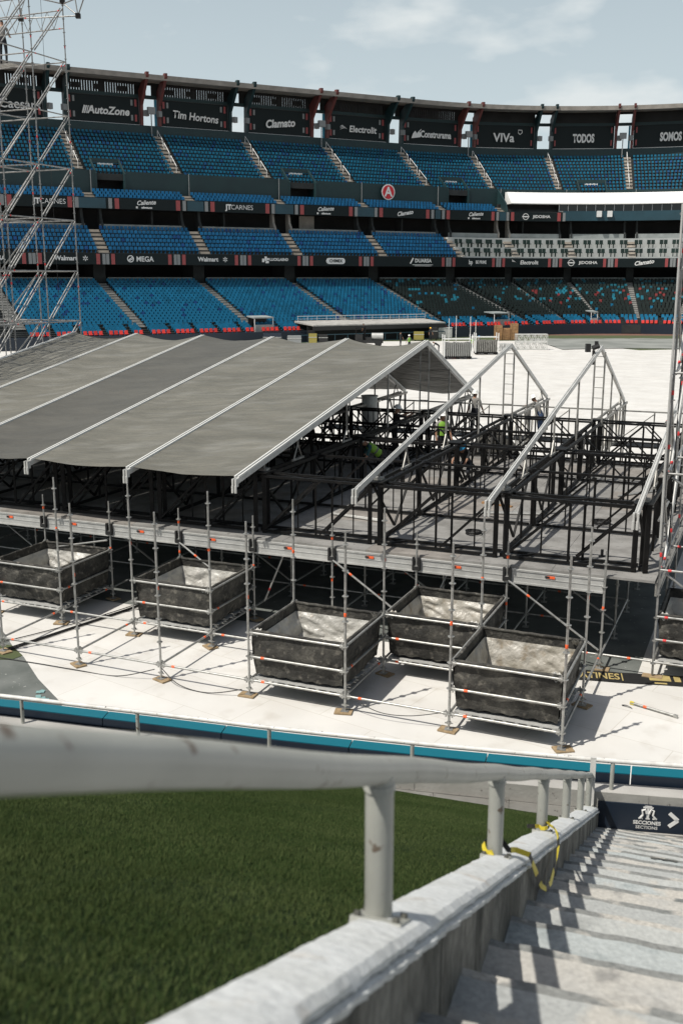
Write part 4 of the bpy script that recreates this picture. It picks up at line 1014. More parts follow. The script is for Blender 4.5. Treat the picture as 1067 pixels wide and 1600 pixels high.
# stair flight
STAIR = thing('stair_flight', N(3, 1.2, 2.2), 'steep flight of worn pale concrete steps going down to the field wall', 'stairs')
RUN = .475; RISE = RUN*SL
STEPM = [M_['step'], M_['step_b'],
    mat('bare_worn_step', (.41,.395,.36), .88, 0., (.36,.355,.335), 3.0, 9., .45, .62, bump=.4, bscale=30., bdist=.014, col3=(.24,.235,.22), scale3=7., lo3=.54, hi3=.68, fine=(60.,.16)),
    mat('grey_worn_step', (.33,.34,.33), .88, 0., (.40,.385,.35), 4.2, 9., .56, .62, bump=.4, bscale=30., bdist=.014, col3=(.20,.21,.205), scale3=5., lo3=.54, hi3=.70, fine=(60.,.16))]
def step(k):
    a0 = -2.85 + RUN*k; z = 6.585 - SL*(a0 + RUN); a1 = min(a0+RUN, 8.14)
    mb = MB(); nu = 60
    def edge(u): return .012*mnoise.noise(Vector((u*7, k*3.1, 0))) + .008*mnoise.noise(Vector((u*23, k, 4))) - .02*max(0, mnoise.noise(Vector((u*5.5, k*1.7, 9)))-.25)
    b0, b1 = .105, 3.4
    cols = []
    for i in range(nu+1):
        b = b0 + (b1-b0)*i/nu; e = edge(b)
        cols.append([(a0-.02, z + .004*mnoise.noise(Vector((b*4, k, 1)))), (a1-.05+e, z + .005*mnoise.noise(Vector((b*5, k, 2)))), (a1-.012+e, z-.004), (a1+e, z-.025), (a1+e*.5, z-RISE-.02)])
    vs = [N(a, b0+(b1-b0)*i/nu, zz) for i in range(nu+1) for a, zz in cols[i]]
    fs = [(i*5+j, (i+1)*5+j, (i+1)*5+j+1, i*5+j+1) for i in range(nu) for j in range(4)]
    mb.add(vs, fs); mb.m = [1 if q % 4 in (1, 2) else 0 for q in range(len(fs))]; return mb.build('step', [STEPM[(k*3+1) % 4], M_['nosing']], STAIR)
for k in range(24):
    if -2.85 + RUN*k < 8.1: step(k)
for (a, b, w, l) in ((4.4,1.0,.28,.035), (5.3,1.25,.30,.03), (4.9,.62,.2,.02), (3.05,1.15,.14,.025)):
    kk = int((a + 2.85)/RUN); a0 = -2.85 + RUN*kk; z = 6.585 - SL*(a0+RUN)
    poly = [(b + w*(i/9 if i < 10 else (18-i)/9)*1.0, a0 + RUN - .05 - (l*(.6+.6*random.random()) if i >= 10 else 0)) for i in range(19)]
    mb = MB(); mb.add([N(y, x, z+.009) for x, y in poly], [tuple(range(len(poly)))]); mb.build('worn_edge', M_['step_dark'], STAIR)
# kerb wall beside the stair
KERB = thing('parapet_wall', N(3, .07, 2.4), 'thin whitewashed concrete parapet wall sloping down beside the stair', 'wall')
def kz(a): return 6.785 - SL*a
mb = MB(); na = 150; A_0, A_1 = -2.9, 8.02; na = 520
rows = []
for i in range(na+1):
    a = A_0 + (A_1-A_0)*i/na
    j = lambda s, q: .6*s*mnoise.noise(Vector((a*3.1, q, 0))) + .7*s*mnoise.noise(Vector((a*11, q, 3))) + .8*s*mnoise.noise(Vector((a*31, q, 6)))
    z = kz(a) + .006*mnoise.noise(Vector((a*1.7, 8, 8)))
    rows.append([N(a, -.026, z-.34), N(a, -.024+j(.005,1), z-.014), N(a, -.014+j(.006,2), z-.003), N(a, .04, z+.001+j(.003,5)), N(a, .094+j(.005,3), z-.008), N(a, .110+j(.006,4), z-.022), N(a, .111+j(.007,6), z-.034), N(a, .103+j(.004,7), z-.040), N(a, .121+j(.008,8), z-.046), N(a, .120+j(.008,8), z-.060), N(a, .113+j(.003,9), z-.066), N(a, .111, z-.66)])
nn = len(rows[0]); vs = [p for r in rows for p in r]
for i in range(na):
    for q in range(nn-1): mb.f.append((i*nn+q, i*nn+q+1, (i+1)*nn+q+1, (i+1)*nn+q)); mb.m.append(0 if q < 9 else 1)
mb.v = [tuple(p) for p in vs]; mb.f += [tuple(range(nn)), tuple(range(na*nn, (na+1)*nn))[::-1]]; mb.m += [0, 1]
kb = mb.build('wall_body', [M_['kerb'], M_['kerb_side']], KERB, smooth=True); kb.data.set_sharp_from_angle(angle=R(24))
for a in (.18, 1.35, 2.6, 3.9, 5.3, 6.6):
    mb = MB(); mb.box((.111,-.004,-.58), (.1135,.004,-.075), 0, NM(a, 0, kz(a))); mb.build('joint', M_['step_dark'], KERB)
# hand rail
HR = thing('handrail', N(3, 0, 5), 'cream painted tubular handrail running down the parapet wall', 'handrail')
def rz(a): return 7.125 - SL*a
mb = MB(); RB = .010
pts = [N(a, RB, rz(a) + .003*math.sin(a*5)) for a in [-2.6 + .18*i for i in range(60)] if a < 7.96] + [N(7.98, RB, rz(7.98))]
mb.path(pts, .0305, 20); mb.build('rail_tube', M_['rail_paint'], HR, smooth=True)
for a in (-.0, 1.63, 3.34, 5.0, 6.6, 7.85):
    o = tube('post', N(a, RB, kz(a)-.02), N(a, RB, rz(a)-.01), .03, M_['rail_paint'], HR, 20)
    mb = MB(); mb.box((-.055,-.05,-.012), (.055,.05,.006), 0, NM(a-.02, RB+.01, kz(a)+.004) @ Matrix.Rotation(R(-26.5), 4, 'X')); mb.build('base_plate', M_['rail_paint'], o)
    for bx, by in ((-.042,-.038), (.042,-.038), (-.042,.038), (.042,.038)):
        mb = MB(); c = NM(a-.02, RB+.01, kz(a)+.004) @ Matrix.Rotation(R(-26.5), 4, 'X'); mb.tube(c @ Vector((bx,by,.005)), c @ Vector((bx,by,.016)), .008, 6); mb.build('bolt', M_['step_dark'], o)
    mb = MB(); mb.tube(N(a, RB, rz(a)-.04), N(a, RB, rz(a)-.026), .0345, 16, 0, .032); mb.build('weld_collar', M_['rail_paint'], o)
# end post of the field rail
mb = MB(); mb.box((-.028,-.02,2.55), (.028,.02,3.34), 0, NM(8.02, .03)); mb.build('end_post', M_['dirty_white'], HR)
# caution tape
def tape(name, pts, w, label):
    mb = MB(); pts = [Vector(p) for p in pts]; n = len(pts); vs = []
    for i, p in enumerate(pts):
        d = (pts[min(i+1,n-1)] - pts[max(i-1,0)]).normalized(); tw = .45*math.sin(i*.35)
        s = (Vector((0,0,1)) - d*d.z).normalized(); s2 = d.cross(s); q = s*math.cos(tw) + s2*math.sin(tw); vs += [p - q*w/2, p + q*w/2]
    for i in range(n-1): mb.add([vs[2*i], vs[2*i+1], vs[2*i+3], vs[2*i+2]], [(0,1,2,3)], 1 if (i//2) % 3 == 2 else 0)
    o = mb.build(name, [M_['yellow'], M_['black']]); 
    sm = o.modifiers.new('thick', 'SOLIDIFY'); sm.thickness = .002
    return tag(o, label, 'tape')
P1, P2 = 1.63, 3.34
loop = [N(P1 + .045*math.cos(t), RB + .045*math.sin(t), kz(P1)+.035+.01*math.sin(3*t)) for t in [R(q) for q in range(180, 400, 20)]]
sagp = [N(P1+.03+.016*i, RB+.05+.004*i, kz(P1+.03+.016*i)+.025) for i in range(5)]
drop = [(1.74,.15,.012),(1.80,.16,-.04),(1.90,.165,-.09),(2.05,.17,-.16),(2.25,.172,-.20),(2.46,.172,-.195),(2.62,.17,-.145),(2.76,.17,-.10),(2.86,.165,-.04),(2.98,.15,.015),(3.14,.12,.03),(3.27,.10,.035)]
hang = []
for (a0,b0,d0), (a1,b1,d1) in zip(drop[:-1], drop[1:]):
    for q in (0,.33,.66): hang.append(N(a0+(a1-a0)*q, b0-.02+(b1-b0)*q, kz(a0+(a1-a0)*q)+d0+(d1-d0)*q))
tail = [N(P2 + .045*math.cos(t), RB + .045*math.sin(t), kz(P2)+.035) for t in [R(q) for q in range(0, 200, 25)]] + [N(P2-.05-.05*i, -.0-.015*i, kz(P2-.05-.05*i)+.025) for i in range(4)]
tape('caution_tape', loop + sagp + hang + tail, .021, 'yellow and black caution tape tied between two handrail posts')

# turf slope
TZ = 6.62
def tz(a): return TZ - SL*a
M_['turf_base'] = mat('turf_backing', (.009,.017,.006), .95, 0., (.014,.024,.008), 9., 6., spec=.1)
mb = MB(); mb.grid(lambda u, v: N(-3.2+10.95*v, -7.6+7.57*u, tz(-3.2+10.95*v) + .012*mnoise.noise(Vector((u*9, v*13, 0)))), 30, 40)
tb = mb.build('turf_slope', M_['turf_base']); tb['kind'] = 'structure'
mb = MB()
for k in range(8200):
    x, y = random.random()*.5-.25, random.random()*.5-.25; h = .008+.012*random.random(); w = .0014; t = random.random()*6.28
    lx, ly = random.gauss(0,.008), random.gauss(0,.008); cx, cy = w*math.cos(t), w*math.sin(t)
    mb.v += [(x-cx,y-cy,-.004), (x+cx,y+cy,-.004), (x+lx,y+ly,h)]; i = len(mb.v); mb.f.append((i-3,i-2,i-1)); mb.m.append(min(2, int(random.random()*3.6)))
M_['turf1'] = mat('turf_blade_green', (.027,.053,.014), .85, 0., (.036,.056,.017), 1.3, 5., spec=.1); M_['turf2'] = mat('turf_blade_dark', (.009,.023,.006), .85, 0., (.015,.030,.008), .9, 5., spec=.1); M_['turf3'] = mat('turf_blade_olive', (.085,.110,.040), .85, 0., (.050,.070,.022), 1.1, 5., spec=.1)
tile = bpy.data.objects.new('turf_tile', mb.mesh('turf_tile', [M_['turf1'], M_['turf2'], M_['turf3']]))
# one object of points; geometry nodes place the tile on each point
pts = []
a = -1.9
while a < 7.7:
    b = -.27
    while b > -7.4:
        if (a > -1.2 or b > -3.5): pts.append(N(a, b, tz(a)))
        b -= .43
    a += .40
me = bpy.data.meshes.new('turf_blades'); o0 = pts[0]; me.from_pydata([p - o0 for p in pts], [], [])
tf = link(bpy.data.objects.new('turf_blades', me), None, Matrix.Translation(o0)); tf['kind'] = 'stuff'; tf['label'] = 'short dark green artificial turf blades on the slope'
ng = bpy.data.node_groups.new('scatter_turf', 'GeometryNodeTree')
ng.interface.new_socket('Geometry', in_out='INPUT', socket_type='NodeSocketGeometry'); ng.interface.new_socket('Geometry', in_out='OUTPUT', socket_type='NodeSocketGeometry')
gi = ng.nodes.new('NodeGroupInput'); go = ng.nodes.new('NodeGroupOutput'); ip = ng.nodes.new('GeometryNodeInstanceOnPoints'); oi = ng.nodes.new('GeometryNodeObjectInfo')
rv = ng.nodes.new('FunctionNodeRandomValue'); rv.data_type = 'INT'; rv.inputs[4].default_value = 0; rv.inputs[5].default_value = 3
mul = ng.nodes.new('ShaderNodeMath'); mul.operation = 'MULTIPLY'; mul.inputs[1].default_value = math.pi/2
cx = ng.nodes.new('ShaderNodeCombineXYZ'); rr = ng.nodes.new('FunctionNodeRotateEuler'); rr.rotation_type = 'AXIS_ANGLE' if hasattr(rr, 'rotation_type') and False else rr.rotation_type
oi.inputs['Object'].default_value = tile; oi.inputs['As Instance'].default_value = True
ng.links.new(gi.outputs[0], ip.inputs['Points']); ng.links.new(oi.outputs['Geometry'], ip.inputs['Instance'])
slope = Matrix((NW.to_3d(), Vector((NG.x, NG.y, -SL)).normalized(), NW.to_3d().cross(Vector((NG.x, NG.y, -SL)).normalized()))).transposed().to_euler()
ip.inputs['Rotation'].default_value = slope
ri = ng.nodes.new('GeometryNodeRotateInstances'); ri.inputs['Local Space'].default_value = True
ng.links.new(rv.outputs[2], mul.inputs[0]); ng.links.new(mul.outputs[0], cx.inputs['Z']); ng.links.new(cx.outputs[0], ri.inputs['Rotation'])
ng.links.new(ip.outputs[0], ri.inputs['Instances']); ng.links.new(ri.outputs[0], go.inputs[0]); ng.nodes.remove(rr)
md = tf.modifiers.new('scatter', 'NODES'); md.node_group = ng

# ---- field wall with its rail, pad and sign
FW = thing('field_wall', N(7.9, -1, 0), 'low painted block wall at the foot of the stair, teal pads along its top', 'wall')
# plan of the wall in near coordinates (a of its near face, b)
WP = [(7.35,-9.0), (7.52,-6.8), (7.62,-5.0), (7.70,-3.3), (7.84,-1.6), (8.02,0), (8.16,.9), (8.5,3.0), (8.9,5.0)]
def wl(b):
    for (a0,b0), (a1,b1) in zip(WP[:-1], WP[1:]):
        if b0 <= b <= b1: return a0 + (a1-a0)*(b-b0)/(b1-b0)
    return WP[-1][0]
def wsweep(mb, prof, b0, b1, mi=0, st=.4):
    n = max(2, int((b1-b0)/st)); bs = [b0+(b1-b0)*i/n for i in range(n+1)]; m = len(prof)
    vs = [N(wl(b)+da, b, z) for b in bs for da, z in prof]
    fs = [(i*m+q, i*m+(q+1)%m, (i+1)*m+(q+1)%m, (i+1)*m+q) for i in range(n) for q in range(m)] + [tuple(range(m)), tuple(range(n*m, (n+1)*m))[::-1]]
    mb.add(vs, fs, mi)
b = -9.0; k = 0
while b < 4.6:                                     # block courses
    for r_ in range(5):
        z0 = 1.95 + .2*r_; off = .2 if r_ % 2 else 0
        mb = MB(); wsweep(mb, [(.0+.003*random.random(), z0+.006), (.22, z0+.006), (.22, z0+.198), (.0+.003*random.random(), z0+.198)], b+off+.004, b+off+.796, st=.8); mb.build('block', M_['block'], FW)
    b += .8
mb = MB(); wsweep(mb, [(.008,1.0),(.21,1.0),(.21,2.949),(.008,2.949)], -9, 5); mb.build('wall_core', M_['concrete'], FW)
b = -8.6
while b < 4.5:                                     # pads along the field side
    mb = MB(); wsweep(mb, [(.26,2.72),(.40,2.72),(.40,3.075),(.26,3.05)], b+.006, b+1.494, st=.3); o = mb.build('wall_pad', M_['pad_teal'], FW)
    mb = MB(); wsweep(mb, [(.245,2.2),(.259,2.2),(.259,3.042),(.245,3.042)], b+.006, b+1.494, st=.3); mb.build('pad_back', M_['navy'], o)  # navy paints the shade on the near face of the teal pad
    b += 1.5
FR = thing('field_rail', N(7.8, -1, 2.9), 'white tubular rail along the field wall', 'rail')
mb = MB(); mb.path([N(wl(b)-.02+.1, b, 3.27) for b in [-8.8+.3*i for i in range(44)]], .026, 12); mb.build('rail_tube', M_['dirty_white'], FR, smooth=True)
for b in (-6.55, -5.05, -3.45, -1.85, .22, 1.75): tube('post', N(wl(b)+.08, b, 2.93), N(wl(b)+.08, b, 3.27), .022, M_['rail_paint'], FR, 12)
# sign
SG = thing('section_sign', N(8.0, .7, 2.5), 'dark blue sections sign with white emblem and arrow on the block wall', 'sign')
mb = MB(); wsweep(mb, [(-.03,2.56),(-.012,2.56),(-.012,2.86),(-.03,2.86)], .10, .985, st=.3); mb.build('panel', M_['navy'], SG)
mb = MB(); wsweep(mb, [(-.032,2.56),(-.012,2.56),(-.012,2.86),(-.032,2.86)], .99, 1.6, st=.3); mb.build('white_panel', M_['white'], SG)
mb = MB(); wsweep(mb, [(-.05,2.52),(-.012,2.52),(-.012,2.553),(-.05,2.553)], .10, 1.6, st=.3); mb.build('lower_trim', M_['concrete'], SG)
def sgM(b, z):
    a = wl(b)-.034; t = (N(wl(b+.1), b+.1, 0)-N(wl(b-.1), b-.1, 0)).normalized(); n = Vector((t.y,-t.x,0)); p = N(a, b, z)
    return Matrix(((t.x,0,n.x,p.x),(t.y,0,n.y,p.y),(0,1,0,z),(0,0,0,1)))
letters('SECCIONES', .056, sgM(.595, 2.66), SG, bold=.002, xs=.95); letters('SECTIONS', .048, sgM(.595, 2.607), SG, bold=.0005)
def emblem(mb):
    for x in (-1, 1):
        mb.path([(x*.075,-.055,.002),(x*.05,-.02,.002),(x*.058,.03,.002),(x*.03,.045,.002),(x*.012,-.005,.002)], .011, 5); mb.box((x*.07-.022,-.068,0), (x*.07+.022,-.052,.003))
    mb.box((-.012,-.06,0), (.012,.06,.003)); mb.box((-.05,.055,0), (.05,.072,.003)); mb.box((-.035,.075,0), (.035,.084,.003)); mb.box((-.02,-.068,0), (.02,-.054,.003))
logo(SG, sgM(.60, 2.77), emblem); logo(SG, sgM(.855, 2.715), lambda mb: (mb.bar((-.045,.075,.002),(.04,0,.002),.04,.004), mb.bar((.04,0,.002),(-.045,-.075,.002),.04,.004)), 'arrow')

# ================================================================== PEOPLE
M_['skin'] = mat('skin', (.30,.16,.10), .6); M_['boot'] = mat('work_boot', (.02,.015,.012), .7); M_['trouser'] = mat('dark_trousers', (.015,.017,.022), .85); M_['jeans'] = mat('blue_jeans', (.04,.07,.14), .85)
M_['shirt_grey'] = mat('grey_shirt', (.26,.25,.23), .85); M_['shirt_teal'] = mat('teal_shirt', (.02,.08,.09), .85); M_['shirt_black'] = mat('black_shirt', (.015,.015,.016), .85); M_['shirt_red'] = mat('dull_red_sleeve', (.20,.03,.03), .85)
M_['vest'] = mat('green_hi_vis_vest', (.20,.40,.04), .7); M_['vest_stripe'] = mat('grey_reflective_tape', (.12,.13,.12), .5)
M_['helmet_white'] = mat('white_helmet', (.70,.70,.67), .35); M_['helmet_blue'] = mat('blue_helmet', (.02,.22,.42), .35); M_['helmet_yellow'] = mat('yellow_helmet', (.75,.42,.02), .35); M_['hair'] = mat('dark_hair', (.012,.010,.008), .8)
def person(loc, yaw, label, shirt='shirt_grey', pants='trouser', helmet='helmet_white', vest=None, lean=0., arms=((.05,.15,-.30),(.03,.1,-.28)), arms2=None, knee=0., fine=True, scale=1.0, turn=0., stride=.0):
    """arms: elbow offset from shoulder, wrist offset from elbow (right side; x mirrored for the left unless arms2)"""
    B = Matrix.Translation((0,0,.93-knee*.25)) @ Matrix.Rotation(R(-lean), 4, 'X') @ Matrix.Translation((0,0,-.93))
    J = {}; V = []; Eg = []; Rd = []; Tg = []
    def jo(n, p, r, up=False):
        p = Vector(p); J[n] = len(V); V.append(B @ p if up else p); Rd.append(r)
    def ed(a, b, tg): Eg.append((J[a], J[b])); Tg.append(tg)
    jo('pelvis', (0,0,.95), (.145,.115), True); jo('waist', (0,0,1.10), (.125,.10), True); jo('chest', (0,.01,1.30), (.155,.115), True); jo('collar', (0,0,1.44), (.10,.08), True)
    jo('neck', (0,.005,1.50), (.055,.055), True); jo('jaw', (.0+.02*turn,.035,1.575), (.066,.075), True); jo('head', (.0,.02,1.66), (.078,.092), True); jo('crown', (0,.005,1.735), (.05,.06), True); jo('nose', (.03*turn,.125,1.635), (.014,.014), True)
    for a, b, t in (('pelvis','waist','pants'),('waist','chest','shirt'),('chest','collar','shirt'),('collar','neck','skin'),('neck','jaw','skin'),('jaw','head','skin'),('head','crown','hair'),('jaw','nose','skin')): ed(a, b, t)
    for sd, nm in ((1,'r'), (-1,'l')):
        A = arms if (sd == 1 or arms2 is None) else arms2
        sh = Vector((sd*.185,0,1.42)); shp = B @ sh; jo('sh'+nm, sh, (.062,.062), True)
        el = shp + Vector((sd*A[0][0], A[0][1], A[0][2])); J['el'+nm] = len(V); V.append(el); Rd.append((.043,.043))
        wr = el + Vector((sd*A[1][0], A[1][1], A[1][2])); J['wr'+nm] = len(V); V.append(wr); Rd.append((.03,.03))
        ed('collar','sh'+nm,'shirt'); ed('sh'+nm,'el'+nm,'shirt'); ed('el'+nm,'wr'+nm,'skin')
        d = (wr-el).normalized(); s_ = d.cross(Vector((0,0,1))); s_ = s_.normalized() if s_.length > .1 else Vector((1,0,0))
        J['pa'+nm] = len(V); V.append(wr + d*.07); Rd.append((.033,.02)); ed('wr'+nm,'pa'+nm,'skin')
        if fine:
            for q, (o_, l_) in enumerate(((-.03,.07),(-.01,.085),(.011,.08),(.031,.062))):
                J['f%d%s' % (q,nm)] = len(V); V.append(wr + d*.10 + s_*o_); Rd.append((.0095,.0095)); ed('pa'+nm, 'f%d%s' % (q,nm), 'skin')
                J['g%d%s' % (q,nm)] = len(V); V.append(wr + d*(.09+l_*.75) + s_*o_*1.15 + d.cross(s_)*.025); Rd.append((.008,.008)); ed('f%d%s' % (q,nm), 'g%d%s' % (q,nm), 'skin')
            J['th'+nm] = len(V); V.append(wr + d*.06 - s_*.06 + d.cross(s_)*.02); Rd.append((.0095,.0095)); ed('wr'+nm, 'th'+nm, 'skin')
        hip = Vector((sd*.095,0,.90-knee*.25)); st = stride*sd
        J['hi'+nm] = len(V); V.append(hip); Rd.append((.088,.092)); J['kn'+nm] = len(V); V.append(Vector((sd*(.11+.05*knee), .03+knee*.28+st*.5, .50-.06*knee))); Rd.append((.06,.062))
        J['an'+nm] = len(V); V.append(Vector((sd*.115, -.02+st, .09))); Rd.append((.042,.045)); J['to'+nm] = len(V); V.append(Vector((sd*.13, .15+st, .045))); Rd.append((.04,.03))
        ed('pelvis','hi'+nm,'pants'); ed('hi'+nm,'kn'+nm,'pants'); ed('kn'+nm,'an'+nm,'pants'); ed('an'+nm,'to'+nm,'boot')
    me = bpy.data.meshes.new('body'); me.from_pydata(V, Eg, []); ob = bpy.data.objects.new('tmp_body', me); COL.objects.link(ob)
    sk = ob.modifiers.new('skin', 'SKIN'); sk.use_smooth_shade = True; sub = ob.modifiers.new('sub', 'SUBSURF'); sub.levels = 1
    sv = me.skin_vertices[0].data
    for i, r in enumerate(Rd): sv[i].radius = r
    sv[J['pelvis']].use_root = True
    dg = bpy.context.evaluated_depsgraph_get(); bm = bpy.data.meshes.new_from_object(ob.evaluated_get(dg)); COL.objects.unlink(ob); bpy.data.objects.remove(ob)
    order = ['skin','shirt','pants','boot','hair']; mats = {'skin': M_['skin'], 'shirt': M_[shirt], 'pants': M_[pants], 'boot': M_['boot'], 'hair': M_['hair']}
    bm.materials.clear()
    for q in order: bm.materials.append(mats[q])
    A_ = np.array([V[i] for i, j in Eg]); B_ = np.array([V[j] for i, j in Eg]); D_ = B_-A_; L_ = (D_**2).sum(1)
    idx = []
    for p in bm.polygons:
        c = np.array(p.center); t = np.clip(((c-A_)*D_).sum(1)/L_, 0, 1); dd = ((A_+D_*t[:,None]-c)**2).sum(1); idx.append(order.index(Tg[int(dd.argmin())]))
    bm.polygons.foreach_set('material_index', idx)
    Mw = Matrix.Translation(Vector(loc)) @ Matrix.Rotation(yaw, 4, 'Z') @ Matrix.Scale(scale, 4)
    T = thing('person', loc, label, 'person')
    body = place('body', bm, Mw, T)
    if helmet:
        mb = MB(); n = 12; prof = [(.155,0),(.15,.02),(.118,.025),(.115,.07),(.09,.115),(.05,.14),(.0,.148)]
        vs = [(r*math.cos(2*math.pi*i/n), r*1.12*math.sin(2*math.pi*i/n)+(.02 if k < 2 else 0), z) for k, (r,z) in enumerate(prof) for i in range(n)]
        mb.add(vs, [(k*n+i, k*n+(i+1)%n, (k+1)*n+(i+1)%n, (k+1)*n+i) for k in range(len(prof)-1) for i in range(n)])
        place('helmet', mb.mesh('helmet', M_[helmet], True), Mw @ B @ Matrix.Translation((0,.015,1.665)), T)
    if vest:
        mb = MB(); n = 14; ring_ = [(1.0,.165,.135,0),(1.12,.16,.128,0),(1.14,.161,.129,1),(1.20,.168,.132,1),(1.30,.185,.14,0),(1.40,.185,.125,0),(1.47,.12,.095,0)]
        vs = [(rx*math.cos(2*math.pi*i/n), ry*math.sin(2*math.pi*i/n)+.005, z) for z, rx, ry, _ in ring_ for i in range(n)]
        for k in range(len(ring_)-1): mb.add([], []); 
        mb.v = vs; mb.f = [(k*n+i, k*n+(i+1)%n, (k+1)*n+(i+1)%n, (k+1)*n+i) for k in range(len(ring_)-1) for i in range(n)]; mb.m = [1 if ring_[k][3] and ring_[k+1][3] else 0 for k in range(len(ring_)-1) for i in range(n)]
        place('vest', mb.mesh('vest', [M_[vest], M_['vest_stripe']], True), Mw @ B, T)
    return T
YS = math.atan2(SE.y, SE.x)
person(W(4.55, 11.7, ZD), R(100), 'worker in green vest and white helmet bending over beside the tent gable', 'shirt_teal', 'trouser', 'helmet_white', 'vest', lean=52, arms=((.04,.1,-.27),(.02,.16,-.2)), knee=.3)
person(W(3.2, 16.5, ZD), R(-70), 'worker in dark clothes and pale helmet reaching right under the tent', 'shirt_black', 'trouser', 'helmet_white', None, lean=8, arms=((.02,.28,-.05),(-.05,.25,.08)))
person(W(5.3, 15.4, ZD), R(200), 'worker in green vest and white helmet standing upright behind the trusses', 'shirt_grey', 'trouser', 'helmet_white', 'vest', arms=((.07,.05,-.27),(.02,.1,-.25)))
person(W(4.5, 22.2, ZD), R(-20), 'worker in grey shirt and white helmet standing on the walkway', 'shirt_grey', 'trouser', 'helmet_white', None, arms=((.07,.05,-.27),(.06,.12,-.22)), turn=1)
person(W(7.15, 22.2, ZD), R(60), 'worker in grey shirt and blue jeans leaning on the foot of a bare rafter', 'shirt_grey', 'jeans', 'helmet_white', None, lean=26, arms=((.02,.2,-.18),(.0,.2,.05)))
person(W(7.0, 12.5, ZD), R(150), 'worker in blue helmet crouching low behind the middle double truss', 'shirt_black', 'trouser', 'helmet_blue', None, lean=40, knee=1.0, arms=((.02,.15,-.2),(.0,.2,-.1)))
person(W(-15.05, 19.15, 16.72), R(0), 'rigger in grey shirt with harness standing high on the left tower', 'shirt_grey', 'trouser', None, None, arms=((.06,.1,-.25),(-.03,.2,.0)))
person((7.3,127.0,0), R(-60), 'distant man in black clothes standing left of the tent peak', 'shirt_black', 'trouser', None, fine=False)
person((7.9,119.5,0), R(30), 'distant worker in green vest and white helmet behind the tent ridge', 'shirt_grey', 'trouser', 'helmet_white', 'vest', fine=False)
person((10.8,113.5,0), R(80), 'distant man in dark clothes bent over beside the tent peak', 'shirt_black', 'trouser', None, lean=60, fine=False)
person((14.9,116.5,0), R(140), 'distant worker with white helmet and green vest between the pallets', 'shirt_black', 'trouser', 'helmet_white', 'vest', fine=False, stride=.12)
person((15.7,117.2,0), R(-140), 'distant worker with blue helmet between the pallets', 'shirt_grey', 'trouser', 'helmet_blue', None, fine=False)
person((11.95,138.0,0), R(190), 'distant worker with yellow helmet before the far wall', 'shirt_black', 'trouser', 'helmet_yellow', None, fine=False)
person((2.9,126.5,1.35), R(100), 'driver in dark shirt sitting high on the utility cart', 'shirt_black', 'trouser', None, lean=15, knee=1.0, fine=False)

# ================================================================== THINGS ON THE FIELD
def pallet(loc, yaw, label, w=2.9, d=1.3, h=1.75, n=14, dark=False):
    T = thing('barrier_pallet', loc, label, 'pallet'); M = Matrix.Translation(Vector(loc)) @ Matrix.Rotation(yaw, 4, 'Z'); m = M_['steel'] if not dark else M_['alu_dim']
    def bp(name, mm, fn): mb = MB(); fn(mb); mb.v = [tuple(M @ Vector(p)) for p in mb.v]; mb.build(name, mm, T)
    bp('base', M_['black_steel'], lambda mb: [mb.box((-w/2,-d/2,.12), (w/2,d/2,.26))] + [mb.box((x-.1,-d/2,0), (x+.1,d/2,.12)) for x in (-w/2+.2, 0, w/2-.2)])
    for x in (-w/2, w/2):
        for y in (-d/2, d/2): bp('corner_post', M_['white'], lambda mb: mb.tube((x,y,.2), (x,y,h+.75), .05, 6))
    bp('top_rail', M_['white'], lambda mb: [mb.tube((-w/2,y,h+.3), (w/2,y,h+.3), .035, 6) for y in (-d/2, d/2)])
    for k in range(n):
        x = -w/2+.15+(w-.3)*k/(n-1)
        bp('barrier_panel', m, lambda mb: mb.box((x-.06,-d/2+.1,.28), (x+.045,d/2-.1,h-.1*random.random())))
pallet((12.05,106.6,0), R(4), 'pallet cage of pale crowd barriers, left of the two')
pallet((15.95,113.0,0), R(2), 'pallet cage of dark crowd barriers, right of the two', 2.5, 1.3, 1.6, 12, True)
def lattice_box(T, M, L, w, h, m, n):
    def bp(name, fn): mb = MB(); fn(mb); mb.v = [tuple(M @ Vector(p)) for p in mb.v]; mb.build(name, m, T)
    for y in (-w/2, w/2):
        for z in (.05, h): bp('chord', lambda mb: mb.tube((-L/2,y,z), (L/2,y,z), .05, 6))
        bp('lattice', lambda mb: [mb.tube((-L/2+L*k/n,y,.05 if k % 2 else h), (-L/2+L*(k+1)/n,y,h if k % 2 else .05), .032, 5) for k in range(n)] + [mb.tube((-L/2+L*k/n,y,.05), (-L/2+L*k/n,y,h), .032, 5) for k in range(n+1)])
    bp('end_frame', lambda mb: [mb.tube((x,-w/2,z), (x,w/2,z), .04, 5) for x in (-L/2, L/2) for z in (.05, h)])
for i, (dz, nm) in enumerate(((0, 'lower'), (.93, 'upper'))):
    T = thing('aluminium_truss', (22.3,120.5,dz), '%s aluminium lattice truss of the stack right of the pallets' % nm, 'truss')
    lattice_box(T, Matrix.Translation((22.3,120.5,dz)) @ Matrix.Rotation(R(2), 4, 'Z'), 3.7, .8, .86, M_['alu_rail'], 10)
T = thing('aluminium_truss', (18.7,118.2,0), 'short slanted lattice truss piece between pallet and truss stack', 'truss')
lattice_box(T, Matrix.Translation((18.7,118.2,.02)) @ Matrix.Rotation(R(30), 4, 'Z'), 1.6, .7, .8, M_['alu_rail'], 5)
